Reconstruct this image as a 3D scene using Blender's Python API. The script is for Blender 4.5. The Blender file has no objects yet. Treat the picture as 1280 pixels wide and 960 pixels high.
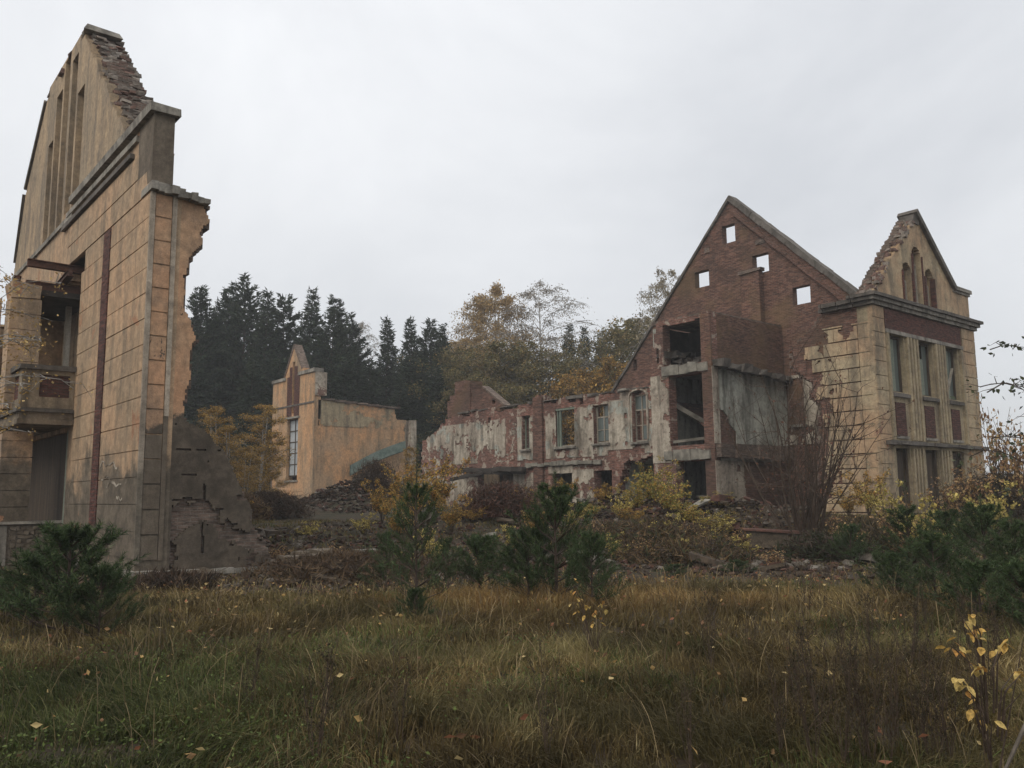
import bpy, math, random
import numpy as np
from mathutils import Vector, Matrix
rnd = random.Random(7)
NP = np.random.default_rng(7)
scene = bpy.context.scene
COL = scene.collection

# ------------------------------------------------------------------ camera
F = 1060.0; TILT = math.radians(7.55); ROLL = math.radians(0.6); EYE = 1.6
BX = np.array([.771, .637, 0]); BX /= np.linalg.norm(BX)
AX = np.array([-.637, .771, 0]); AX /= np.linalg.norm(AX)
def wxy(x, y):                      # metres right / metres ahead of the viewpoint -> world
    p = np.array([x, y, 0.]); return np.array([p @ BX, p @ AX])
yawv = np.array([*wxy(0, 1), 0]); rightv = np.array([*wxy(1, 0), 0])
fw = math.cos(TILT)*yawv + math.sin(TILT)*np.array([0, 0, 1.])
u0 = -math.sin(TILT)*yawv + math.cos(TILT)*np.array([0, 0, 1.])
RR = math.cos(ROLL)*rightv - math.sin(ROLL)*u0
UU = math.cos(ROLL)*u0 + math.sin(ROLL)*rightv
CC = np.array([0, 0, EYE])
def ray(u, v): return fw + RR*(u-640)/F + UU*(480-v)/F
def at(u, d, z=None, v=None):       # a point of the place, surveyed from a photo column and a distance
    if v is None:
        v = 620
    r = ray(u, v); k = d/(r @ yawv); p = CC + r*k
    if z is not None: p = np.array([p[0], p[1], z])
    return p
cam = bpy.data.cameras.new('camera'); co = bpy.data.objects.new('camera', cam); COL.objects.link(co)
M = Matrix(((RR[0], UU[0], -fw[0], 0), (RR[1], UU[1], -fw[1], 0), (RR[2], UU[2], -fw[2], EYE), (0, 0, 0, 1)))
co.matrix_world = M
cam.sensor_width = 36; cam.lens = 36*F/1280; cam.clip_start = .05; cam.clip_end = 2000
scene.camera = co
scene.view_settings.view_transform = 'Standard'; scene.view_settings.look = 'None'
scene.view_settings.exposure = 0.0; scene.view_settings.gamma = 1.0

# ------------------------------------------------------------------ world and sun
SUN_EL = math.radians(48)
sd = -0.75*yawv - 0.55*rightv; sd = sd/np.linalg.norm(sd)
sun_dir = Vector((sd[0]*math.cos(SUN_EL), sd[1]*math.cos(SUN_EL), math.sin(SUN_EL)))
W = bpy.data.worlds.new('World'); scene.world = W; W.use_nodes = True
nt = W.node_tree; nt.nodes.clear()
N = nt.nodes.new; L = nt.links.new
wo = N('ShaderNodeOutputWorld'); bg = N('ShaderNodeBackground')
sky = N('ShaderNodeTexSky'); sky.sky_type = 'NISHITA'; sky.sun_disc = False
sky.sun_elevation = SUN_EL; sky.sun_rotation = math.atan2(sd[0], sd[1])
tc = N('ShaderNodeTexCoord'); mp = N('ShaderNodeMapping'); mp.inputs['Scale'].default_value = (1, 1, 1.5)
n1 = N('ShaderNodeTexNoise'); n1.inputs['Scale'].default_value = 1.7; n1.inputs['Detail'].default_value = 6; n1.inputs['Roughness'].default_value = .55
n1.inputs['Distortion'].default_value = .4
cr = N('ShaderNodeValToRGB')
cr.color_ramp.elements[0].position = .32; cr.color_ramp.elements[0].color = (5.35, 5.5, 5.75, 1)
cr.color_ramp.elements[1].position = .70; cr.color_ramp.elements[1].color = (7.2, 7.3, 7.45, 1)
# overcast sky: darker low down, brighter toward the zenith
sx = N('ShaderNodeSeparateXYZ'); mr = N('ShaderNodeMapRange')
mr.inputs['From Min'].default_value = 0; mr.inputs['From Max'].default_value = .62
mr.inputs['To Min'].default_value = .84; mr.inputs['To Max'].default_value = 1.08
mul = N('ShaderNodeVectorMath'); mul.operation = 'SCALE'
mix = N('ShaderNodeMixRGB'); mix.inputs[0].default_value = .94
L(tc.outputs['Generated'], mp.inputs[0]); L(mp.outputs[0], n1.inputs[0]); L(n1.outputs['Fac'], cr.inputs[0])
L(tc.outputs['Generated'], sx.inputs[0]); L(sx.outputs['Z'], mr.inputs['Value'])
L(cr.outputs[0], mul.inputs[0]); L(mr.outputs[0], mul.inputs['Scale'])
L(sky.outputs[0], mix.inputs[1]); L(mul.outputs[0], mix.inputs[2]); L(mix.outputs[0], bg.inputs[0])
bg.inputs[1].default_value = .138; L(bg.outputs[0], wo.inputs[0])
sl = bpy.data.lights.new('sun', 'SUN'); sl.energy = 1.6; sl.angle = math.radians(50); sl.color = (1, .92, .80)
so = bpy.data.objects.new('sun', sl); COL.objects.link(so)
so.rotation_euler = sun_dir.to_track_quat('Z', 'Y').to_euler()

# ------------------------------------------------------------------ helpers
OFF = {}
def tag(o, label=None, cat=None, group=None, kind=None):
    if label: o['label'] = label
    if cat: o['category'] = cat
    if group: o['group'] = group
    if kind: o['kind'] = kind
    return o
def thing(name, label, cat, loc=(0, 0, 0), group=None, kind=None):
    o = bpy.data.objects.new(name, None); o.empty_display_size = .2; COL.objects.link(o)
    o.location = loc; OFF[o.name] = np.array(loc, float)
    return tag(o, label, cat, group, kind)
def mesh_np(name, V, Fc, mat, parent=None, col=None, quads=None, smooth=False, off=None, mats=None, fmat=None):
    """V (n,3); Fc list/array of tris or quads (may be two arrays)"""
    me = bpy.data.meshes.new(name)
    V = np.asarray(V, np.float32).reshape(-1, 3)
    if off is None: off = OFF[parent.name] if parent is not None else np.zeros(3)
    V = V - off.astype(np.float32)
    arrs = Fc if isinstance(Fc, list) and len(Fc) and isinstance(Fc[0], np.ndarray) and Fc[0].ndim == 2 else [np.asarray(Fc, np.int32)]
    arrs = [a for a in arrs if a.size]
    tot = sum(a.size for a in arrs); nf = sum(len(a) for a in arrs)
    me.vertices.add(len(V)); me.vertices.foreach_set('co', V.ravel())
    me.loops.add(tot); me.loops.foreach_set('vertex_index', np.concatenate([a.ravel() for a in arrs]).astype(np.int32))
    sizes = np.concatenate([np.full(len(a), a.shape[1], np.int32) for a in arrs])
    st = np.concatenate([[0], np.cumsum(sizes)[:-1]]).astype(np.int32)
    me.polygons.add(nf); me.polygons.foreach_set('loop_start', st); me.polygons.foreach_set('loop_total', sizes)
    me.polygons.foreach_set('use_smooth', np.full(nf, bool(smooth)))
    if col is not None:
        ca = me.color_attributes.new('col', 'FLOAT_COLOR', 'POINT')
        c = np.ones((len(V), 4), np.float32); c[:, :3] = col; ca.data.foreach_set('color', c.ravel())
    for m in (mats or [mat]): me.materials.append(m)
    if fmat is not None: me.polygons.foreach_set('material_index', np.asarray(fmat, np.int32))
    me.update(calc_edges=True); me.validate()
    o = bpy.data.objects.new(name, me); COL.objects.link(o)
    if parent is not None: o.parent = parent
    OFF[o.name] = off
    return o
class MB:
    def __init__(s): s.v = []; s.q = []; s.n = 0; s.c = []
    def add(s, V, Q, col=None):
        V = np.asarray(V, float); s.v.append(V); s.q.append(np.asarray(Q, int)+s.n); s.n += len(V)
        s.c.append(np.tile(np.array(col if col is not None else (1, 1, 1), float), (len(V), 1)))
    BQ = [(0, 3, 2, 1), (4, 5, 6, 7), (0, 1, 5, 4), (1, 2, 6, 5), (2, 3, 7, 6), (3, 0, 4, 7)]
    def box(s, x0, x1, y0, y1, z0, z1, jit=0, col=None):
        V = np.array([(x0, y0, z0), (x1, y0, z0), (x1, y1, z0), (x0, y1, z0), (x0, y0, z1), (x1, y0, z1), (x1, y1, z1), (x0, y1, z1)], float)
        if jit: V += NP.uniform(-jit, jit, V.shape)
        s.add(V, s.BQ, col); return s
    def beam(s, p, q, w, h, up=(0, 0, 1), col=None, jit=0):
        p = np.array(p, float); q = np.array(q, float); d = q-p; d /= np.linalg.norm(d)
        sd_ = np.cross(d, up); sd_ /= np.linalg.norm(sd_); u_ = np.cross(sd_, d)
        V = []
        for e in (p, q):
            for a, b in ((-1, -1), (1, -1), (1, 1), (-1, 1)): V.append(e + sd_*a*w/2 + u_*b*h/2)
        V = np.array(V)
        if jit: V += NP.uniform(-jit, jit, V.shape)
        s.add(V, [(0, 1, 2, 3), (7, 6, 5, 4), (0, 4, 5, 1), (1, 5, 6, 2), (2, 6, 7, 3), (3, 7, 4, 0)], col); return s
    def tube(s, pts, rad, n=5, col=None):
        pts = np.asarray(pts, float); k = len(pts)
        T = np.gradient(pts, axis=0); T /= (np.linalg.norm(T, axis=1)[:, None]+1e-9)
        ref = np.array([0.3, .2, 1.]) if abs(T[0][2]) < .9 else np.array([1., .1, 0])
        A = np.cross(T, ref); A /= (np.linalg.norm(A, axis=1)[:, None]+1e-9); B = np.cross(T, A)
        rad = np.broadcast_to(np.asarray(rad, float), (k,))
        ang = np.arange(n)*2*math.pi/n
        V = pts[:, None, :] + rad[:, None, None]*(A[:, None, :]*np.cos(ang)[None, :, None] + B[:, None, :]*np.sin(ang)[None, :, None])
        i = np.arange(k-1)[:, None]*n; j = np.arange(n)[None, :]; j2 = (j+1) % n
        Q = np.stack([i+j, i+j2, i+n+j2, i+n+j], -1).reshape(-1, 4)
        s.add(V.reshape(-1, 3), Q, col); return s
    def build(s, name, mat, parent=None, smooth=False, color=False):
        V = np.concatenate(s.v); Q = np.concatenate(s.q)
        return mesh_np(name, V, [Q.astype(np.int32)], mat, parent, col=np.concatenate(s.c) if color else None, smooth=smooth)
def copy_tree(o, parent=None):
    c = o.copy(); COL.objects.link(c); c.parent = parent
    for ch in list(o.children): copy_tree(ch, c)
    return c
def _h(ix, iy, seed):
    h = (ix.astype(np.int64)*374761393 + iy.astype(np.int64)*668265263 + seed*974634777) & 0x7fffffff
    h = ((h ^ (h >> 13))*1274126177) & 0x7fffffff
    return ((h ^ (h >> 16)) & 0xffff)/65535.
def vn(x, y, seed=0):
    x = np.asarray(x, float); y = np.asarray(y, float)
    ix = np.floor(x); iy = np.floor(y); fx = x-ix; fy = y-iy; fx = fx*fx*(3-2*fx); fy = fy*fy*(3-2*fy)
    ix = ix.astype(int); iy = iy.astype(int)
    a = _h(ix, iy, seed); b = _h(ix+1, iy, seed); c = _h(ix, iy+1, seed); d = _h(ix+1, iy+1, seed)
    return a*(1-fx)*(1-fy)+b*fx*(1-fy)+c*(1-fx)*fy+d*fx*fy
def fbm(x, y, seed=0, o=4):
    r = 0; a = .5; t = 0
    for i in range(o): r = r+a*vn(x*2**i, y*2**i, seed+i*7); t += a; a *= .5
    return r/t
def sstep(a, b, x): t = np.clip((np.asarray(x, float)-a)/(b-a), 0, 1); return t*t*(3-2*t)
def interp(x, pts): return np.interp(x, [p[0] for p in pts], [p[1] for p in pts])

def wall(name, mat, parent, axis, plane, s0, s1, z0, z1, thick, pred, ds=.13, dz=.077, rough=0.0, seed=1):
    """a masonry wall raised brick by brick: every cell that pred() keeps is solid"""
    ns = max(1, int(round((s1-s0)/ds))); nz = max(1, int(round((z1-z0)/dz)))
    se = np.linspace(s0, s1, ns+1); ze = np.linspace(z0, z1, nz+1)
    S, Z = np.meshgrid((se[1:]+se[:-1])/2, (ze[1:]+ze[:-1])/2)
    Mk = np.asarray(pred(S, Z), bool) & np.ones_like(S, bool)
    P = np.zeros((nz+2, ns+2), bool); P[1:-1, 1:-1] = Mk
    V = []; Q = []
    def quad(a, b, c, d):
        n = len(V); V.extend((a, b, c, d)); Q.append((n, n+1, n+2, n+3))
    def pt(s, t, z): return (plane+t, s, z) if axis == 'X' else (s, plane+t, z)
    def runs(row):
        d = np.diff(np.concatenate([[0], row.astype(int), [0]])); return zip(np.where(d == 1)[0], np.where(d == -1)[0])
    T = thick
    fr = rough*(fbm(np.arange(nz)*.37, np.full(nz, 2.2), seed)-.5) if rough else np.zeros(nz)
    for k in range(nz):
        za, zb = ze[k], ze[k+1]; f = fr[k]
        for a, b in runs(Mk[k]):
            sa, sb = se[a], se[b]
            quad(pt(sa, f, za), pt(sb, f, za), pt(sb, f, zb), pt(sa, f, zb))
            quad(pt(sb, T, za), pt(sa, T, za), pt(sa, T, zb), pt(sb, T, zb))
            quad(pt(sa, T, za), pt(sa, f, za), pt(sa, f, zb), pt(sa, T, zb))
            quad(pt(sb, f, za), pt(sb, T, za), pt(sb, T, zb), pt(sb, f, zb))
        for a, b in runs(Mk[k] & ~P[k+2, 1:-1]):
            sa, sb = se[a], se[b]; quad(pt(sa, f, zb), pt(sb, f, zb), pt(sb, T, zb), pt(sa, T, zb))
        for a, b in runs(Mk[k] & ~P[k, 1:-1]):
            sa, sb = se[a], se[b]; quad(pt(sa, T, za), pt(sb, T, za), pt(sb, f, za), pt(sa, f, za))
    if not V: return None
    return mesh_np(name, np.array(V), [np.array(Q, np.int32)], mat, parent)
def inrect(S, Z, a, b, c, d): return (S > a) & (S < b) & (Z > c) & (Z < d)

# ------------------------------------------------------------------ materials
def newmat(name):
    m = bpy.data.materials.new(name); m.use_nodes = True; t = m.node_tree; t.nodes.clear()
    out = t.nodes.new('ShaderNodeOutputMaterial'); b = t.nodes.new('ShaderNodeBsdfPrincipled')
    t.links.new(b.outputs[0], out.inputs[0]); b.inputs['Roughness'].default_value = .9
    b.inputs['Specular IOR Level'].default_value = .25
    return m, t, b
class G:
    def __init__(s, t): s.t = t
    def n(s, typ, **kw):
        x = s.t.nodes.new(typ)
        for k, v in kw.items(): setattr(x, k, v)
        return x
    def link(s, a, b): s.t.links.new(a, b)
    def pos(s, sc=(1, 1, 1)):
        g = s.n('ShaderNodeNewGeometry'); m = s.n('ShaderNodeMapping'); m.inputs['Scale'].default_value = sc
        s.link(g.outputs['Position'], m.inputs[0]); return m.outputs[0]
    def noise(s, sc, det=5, rough=.6, vec=None, stretch=(1, 1, 1), dist=0):
        x = s.n('ShaderNodeTexNoise'); x.inputs['Scale'].default_value = sc; x.inputs['Detail'].default_value = det
        x.inputs['Roughness'].default_value = rough; x.inputs['Distortion'].default_value = dist
        s.link(vec if vec is not None else s.pos(stretch), x.inputs[0]); return x.outputs['Fac']
    def ramp(s, fac, a, b, ca=0., cb=1.):
        x = s.n('ShaderNodeMapRange'); x.interpolation_type = 'SMOOTHSTEP'
        x.inputs['From Min'].default_value = a; x.inputs['From Max'].default_value = b
        x.inputs['To Min'].default_value = ca; x.inputs['To Max'].default_value = cb
        s.link(fac, x.inputs['Value']); return x.outputs[0]
    def mix(s, fac, a, b, mode='MIX'):
        x = s.n('ShaderNodeMixRGB', blend_type=mode)
        for i, v in ((0, fac), (1, a), (2, b)):
            if isinstance(v, (int, float)): x.inputs[i].default_value = v
            elif isinstance(v, tuple): x.inputs[i].default_value = (*v, 1) if len(v) == 3 else v
            else: s.link(v, x.inputs[i])
        return x.outputs[0]
    def math(s, op, a, b=0.):
        x = s.n('ShaderNodeMath', operation=op)
        for i, v in ((0, a), (1, b)):
            if isinstance(v, (int, float)): x.inputs[i].default_value = v
            else: s.link(v, x.inputs[i])
        return x.outputs[0]
    def bump(s, bs, h, strength=.5, dist=.03):
        x = s.n('ShaderNodeBump'); x.inputs['Strength'].default_value = strength; x.inputs['Distance'].default_value = dist
        s.link(h, x.inputs['Height']); s.link(x.outputs[0], bs.inputs['Normal'])
def plaster(name, base, alt, stain, cement=None, zc=None, zw=.5, streak=.6, brick=None, bthr=.62, moss=None):
    m, t, b = newmat(name); g = G(t)
    big = g.noise(.55, 4, .6); med = g.noise(2.6, 6, .65, dist=.3); fine = g.noise(38, 4, .7)
    c = g.mix(g.ramp(big, .35, .65), base, alt)
    st = g.noise(2.2, 6, .65, stretch=(1, 1, .16))
    c = g.mix(g.math('MULTIPLY', g.ramp(st, .42, .7), streak), c, stain)
    c = g.mix(g.math('MULTIPLY', g.ramp(med, .5, .72), streak*.8), c, stain)
    if cement is not None:
        geo = g.n('ShaderNodeNewGeometry'); sp = g.n('ShaderNodeSeparateXYZ'); g.link(geo.outputs['Position'], sp.inputs[0])
        zz = g.math('ADD', sp.outputs['Z'], g.math('MULTIPLY', g.math('SUBTRACT', g.noise(.7, 6, .65), .5), -4.0))
        cem = g.mix(g.ramp(med, .35, .65), cement, tuple(x*.6 for x in cement))
        c = g.mix(g.ramp(zz, zc-zw, zc+zw, 1, 0), c, cem)
    if brick is not None:
        bm = g.ramp(g.noise(.9, 6, .7, dist=.5), bthr, bthr+.025); c = g.mix(bm, c, brick)
    dk = g.ramp(g.noise(7, 5, .7), .3, .75, .72, 1.12)
    c = g.mix(1., c, dk, 'MULTIPLY'); c = g.mix(1., c, g.ramp(fine, .2, .8, .8, 1.15), 'MULTIPLY')
    g.link(c, b.inputs['Base Color'])
    h = g.math('ADD', g.math('MULTIPLY', med, 1.), g.math('MULTIPLY', fine, .25)); g.bump(b, h, .55, .035)
    return m
def brickm(name, c1, c2, mortar, grime=(.05, .04, .035), pale=(.35, .31, .27), palet=.68, gr=.5, bw=.26, warm=None):
    m, t, b = newmat(name); g = G(t)
    geo = g.n('ShaderNodeNewGeometry'); sp = g.n('ShaderNodeSeparateXYZ'); g.link(geo.outputs['Position'], sp.inputs[0])
    cb = g.n('ShaderNodeCombineXYZ'); g.link(g.math('ADD', sp.outputs['X'], sp.outputs['Y']), cb.inputs[0]); g.link(sp.outputs['Z'], cb.inputs[1])
    br = g.n('ShaderNodeTexBrick'); g.link(cb.outputs[0], br.inputs['Vector']); br.inputs['Scale'].default_value = 1
    br.inputs['Brick Width'].default_value = bw; br.inputs['Row Height'].default_value = .077; br.inputs['Mortar Size'].default_value = .009
    br.inputs['Mortar Smooth'].default_value = .3; br.inputs['Bias'].default_value = -.1
    br.inputs['Color1'].default_value = (*c1, 1); br.inputs['Color2'].default_value = (*c2, 1); br.inputs['Mortar'].default_value = (*mortar, 1)
    c = br.outputs['Color']
    big = g.noise(.5, 5, .65); med = g.noise(2.2, 6, .7, dist=.4); row = g.noise(5, 4, .7, stretch=(.7, .7, 2.6)); fine = g.noise(30, 4, .7)
    c = g.mix(1., c, g.ramp(row, .3, .72, .45, 1.45), 'MULTIPLY')
    if warm: c = g.mix(g.math('MULTIPLY', g.ramp(g.noise(.35, 4, .6), .48, .66), .6), c, warm)
    c = g.mix(g.math('MULTIPLY', g.ramp(big, .42, .68), gr), c, grime)
    c = g.mix(g.math('MULTIPLY', g.ramp(g.noise(1.6, 6, .7, stretch=(1, 1, .4)), .55, .72), gr*.8), c, grime)
    c = g.mix(g.ramp(med, palet, palet+.05), c, pale)
    c = g.mix(1., c, g.ramp(fine, .2, .8, .75, 1.2), 'MULTIPLY')
    g.link(c, b.inputs['Base Color'])
    h = g.math('SUBTRACT', g.math('ADD', g.math('MULTIPLY', row, 1.2), g.math('MULTIPLY', fine, .3)), g.math('MULTIPLY', br.outputs['Fac'], .6)); g.bump(b, h, .8, .03)
    return m
def simple(name, a, b_, sc=4, rough=.85, bumpd=.02, stretch=(1, 1, 1), contrast=(.35, .65), det=6, fine=20):
    m, t, b = newmat(name); g = G(t); n = g.noise(sc, det, .65, stretch=stretch); f = g.noise(fine, 4, .7)
    c = g.mix(g.ramp(n, *contrast), a, b_); c = g.mix(1., c, g.ramp(f, .2, .8, .7, 1.25), 'MULTIPLY'); g.link(c, b.inputs['Base Color'])
    b.inputs['Roughness'].default_value = rough; g.bump(b, g.math('ADD', n, g.math('MULTIPLY', f, .3)), .6, bumpd)
    return m
def attrmat(name, rough=.7, transl=.0, var=.25, sc=2.):
    m, t, b = newmat(name); g = G(t); a = g.n('ShaderNodeAttribute', attribute_name='col')
    c = g.mix(1., a.outputs['Color'], g.ramp(g.noise(sc, 3, .6), .25, .75, 1-var, 1+var), 'MULTIPLY')
    g.link(c, b.inputs['Base Color']); b.inputs['Roughness'].default_value = rough; b.inputs['Specular IOR Level'].default_value = .15
    if transl:
        tr = g.n('ShaderNodeBsdfTranslucent'); g.link(c, tr.inputs[0]); mx = g.n('ShaderNodeMixShader'); mx.inputs[0].default_value = transl
        out = [x for x in t.nodes if x.type == 'OUTPUT_MATERIAL'][0]
        g.link(b.outputs[0], mx.inputs[1]); g.link(tr.outputs[0], mx.inputs[2]); g.link(mx.outputs[0], out.inputs[0])
    return m
CEM = (.19, .155, .115)
M_ = {}
M_['ochre'] = plaster('ochre_plaster', (.55, .36, .22), (.43, .31, .20), (.22, .17, .12), cement=CEM, zc=2.3, zw=.35, streak=.9, brick=(.40, .22, .13), bthr=.64)
M_['balcony'] = plaster('stained_balcony_render', (.30, .24, .16), (.22, .17, .12), (.09, .07, .05), streak=.9)
M_['ochre_end'] = plaster('ochre_plaster_end', (.58, .33, .19), (.48, .31, .19), (.24, .17, .12), cement=(.125, .10, .075), zc=3.2, zw=.12, streak=.7, brick=(.11, .085, .065), bthr=.63)
M_['ochre_gable'] = plaster('weathered_ochre_plaster', (.48, .35, .22), (.36, .28, .19), (.17, .14, .11), streak=.85)
M_['ochre_bright'] = plaster('orange_ochre_plaster', (.60, .34, .175), (.46, .31, .19), (.20, .16, .11), cement=(.20, .17, .13), zc=1.6, zw=.3, streak=.85, brick=(.34, .21, .13), bthr=.63)
M_['grey_plaster'] = plaster('grey_cement_plaster', (.19, .155, .115), (.15, .12, .09), (.09, .07, .05), streak=.6)
M_['tower_plaster'] = plaster('faded_yellow_plaster', (.46, .37, .24), (.46, .31, .19), (.17, .14, .10), streak=.85, brick=(.28, .16, .11), bthr=.66)
M_['tower_front'] = plaster('grimy_yellow_plaster', (.42, .34, .22), (.34, .28, .18), (.15, .12, .09), streak=.8)
M_['white_plaster'] = plaster('dirty_white_plaster', (.52, .46, .37), (.37, .31, .25), (.12, .10, .075), streak=.95, brick=(.20, .12, .09), bthr=.60)
M_['room_plaster'] = plaster('grey_blue_plaster', (.52, .52, .45), (.34, .34, .29), (.10, .095, .08), streak=.95, brick=(.19, .11, .085), bthr=.66)
M_['trim'] = plaster('weathered_stone_trim', (.36, .33, .28), (.24, .22, .19), (.09, .08, .065), streak=.9)
M_['strip'] = plaster('pale_strip_render', (.50, .42, .33), (.38, .32, .25), (.16, .13, .10), cement=(.20, .17, .13), zc=2.3, zw=.4, streak=.8)
M_['trim_dark'] = plaster('blackened_cornice', (.17, .15, .13), (.12, .105, .09), (.05, .045, .038), streak=.7)
M_['brick'] = brickm('old_red_brick', (.180, .088, .063), (.100, .054, .042), (.17, .13, .105), warm=(.17, .11, .055), palet=.70, grime=(.06, .045, .035))
M_['brick_dark'] = brickm('dark_red_brick', (.125, .048, .036), (.09, .04, .032), (.075, .055, .045), gr=.4, palet=.82)
M_['brick_wing'] = brickm('pale_worn_brick', (.25, .115, .085), (.17, .08, .06), (.25, .20, .165), palet=.55, gr=.5, pale=(.36, .30, .24))
M_['brick_edge'] = brickm('broken_brick', (.20, .14, .11), (.13, .10, .08), (.20, .17, .14), gr=.45, palet=.62, pale=(.30, .27, .23))
M_['void'] = simple('room_shade_and_char_black', (.035, .03, .026), (.06, .05, .042), 2)  # near-black: paints the darkness of roofed rooms, also colours the charred timbers
M_['slab'] = simple('old_concrete', (.26, .24, .20), (.13, .12, .10), 2.5)
M_['steel'] = simple('rusted_steel', (.07, .035, .025), (.12, .055, .035), 6, .75)
M_['wood_dark'] = simple('dark_weathered_wood', (.05, .038, .028), (.09, .065, .045), 5, stretch=(1, 1, .1))
M_['wood_green'] = simple('faded_green_paint', (.13, .16, .13), (.22, .24, .19), 5, stretch=(1, 1, .15))
M_['wood_grey'] = simple('peeling_white_paint', (.34, .31, .26), (.20, .17, .13), 5, stretch=(1, 1, .15))
M_['teal'] = simple('teal_painted_metal', (.10, .145, .125), (.19, .23, .20), 3, .7)
M_['stone'] = simple('foundation_stone', (.12, .095, .07), (.20, .165, .125), 3, contrast=(.3, .7))
M_['bark'] = simple('brown_bark', (.045, .032, .024), (.085, .06, .045), 8, stretch=(1, 1, .25))
M_['bark_birch'] = simple('birch_bark', (.34, .32, .29), (.10, .09, .08), 3, stretch=(1, 1, 2.5), contrast=(.45, .7))
M_['bark_bush'] = simple('red_brown_bark', (.05, .034, .024), (.08, .056, .04), 8)
M_['leaf'] = attrmat('foliage', .6, .25)
M_['needle'] = attrmat('needles', .65, .1)
M_['grass'] = attrmat('grass_blades', .75, .2, .35, .9)
M_['near_leaf'] = attrmat('near_yellow_leaf', .5, .3, .55, 45.)
M_['rubble'] = attrmat('rubble_pieces', .9, 0, .4, 6)
def glassm():
    m, t, b = newmat('dusty_glass'); b.inputs['Base Color'].default_value = (.10, .12, .11, 1); b.inputs['Roughness'].default_value = .25
    b.inputs['Specular IOR Level'].default_value = .6; return m
M_['glass'] = glassm()

# ------------------------------------------------------------------ ground
def height(X, Y):
    X = np.asarray(X, float); Y = np.asarray(Y, float)
    d = X*yawv[0]+Y*yawv[1]; x = X*rightv[0]+Y*rightv[1]
    right_ok = sstep(5.9, 8.2, X)
    h = .80*sstep(18.6, 27, d + 1.2*(fbm(X*.3, Y*.3, 3)-.5))*right_ok*sstep(16.9, 19.5, Y + .0*X + np.clip(X-10, 0, 30)*.55)
    h = h*(1-.0*x)
    # heaps of collapsed masonry
    for (u, d0, r, a) in ((452, 44, 4.2, 1.15), (430, 40, 3.5, .5), (335, 37, 3., .55), (700, 30, 5, .35), (860, 27.5, 4.5, .4), (950, 25, 3, .15), (600, 36, 5, .5), (300, 22.5, 3.0, .35)):
        p = at(u, d0); q = np.hypot(X-p[0], Y-p[1]); h = h+a*np.exp(-(q/r*1.3)**2)*right_ok
    h = h+.16*(fbm(X*.35, Y*.35, 11)-.5)+.05*(fbm(X*1.7, Y*1.7, 5)-.5)
    return h
def ground():
    # fine grid near, coarse ring to the horizon
    xs = np.concatenate([np.linspace(-600, -42, 12), np.linspace(-40, 80, 301), np.linspace(84, 650, 12)])
    X, Y = np.meshgrid(xs, xs); Z = height(X, Y)
    n = len(xs); i = np.arange(n-1)[:, None]*n; j = np.arange(n-1)[None, :]
    Q = np.stack([i+j, i+j+1, i+n+j+1, i+n+j], -1).reshape(-1, 4)
    m, t, b = newmat('autumn_soil'); g = G(t)
    big = g.noise(.35, 5, .6); med = g.noise(3, 6, .7); fine = g.noise(24, 5, .75)
    c = g.mix(g.ramp(big, .38, .62), (.060, .042, .026), (.045, .042, .022))
    c = g.mix(g.ramp(med, .45, .7), c, (.10, .065, .040)); c = g.mix(g.ramp(fine, .62, .74), c, (.12, .08, .05))
    g.link(c, b.inputs['Base Color']); g.bump(b, g.math('ADD', med, fine), 1., .06)
    o = mesh_np('ground', np.stack([X, Y, Z], -1).reshape(-1, 3), [Q.astype(np.int32)], m, smooth=True)
    tag(o, kind='structure')
ground()
def G0(p): return float(height(p[0], p[1]))
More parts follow.
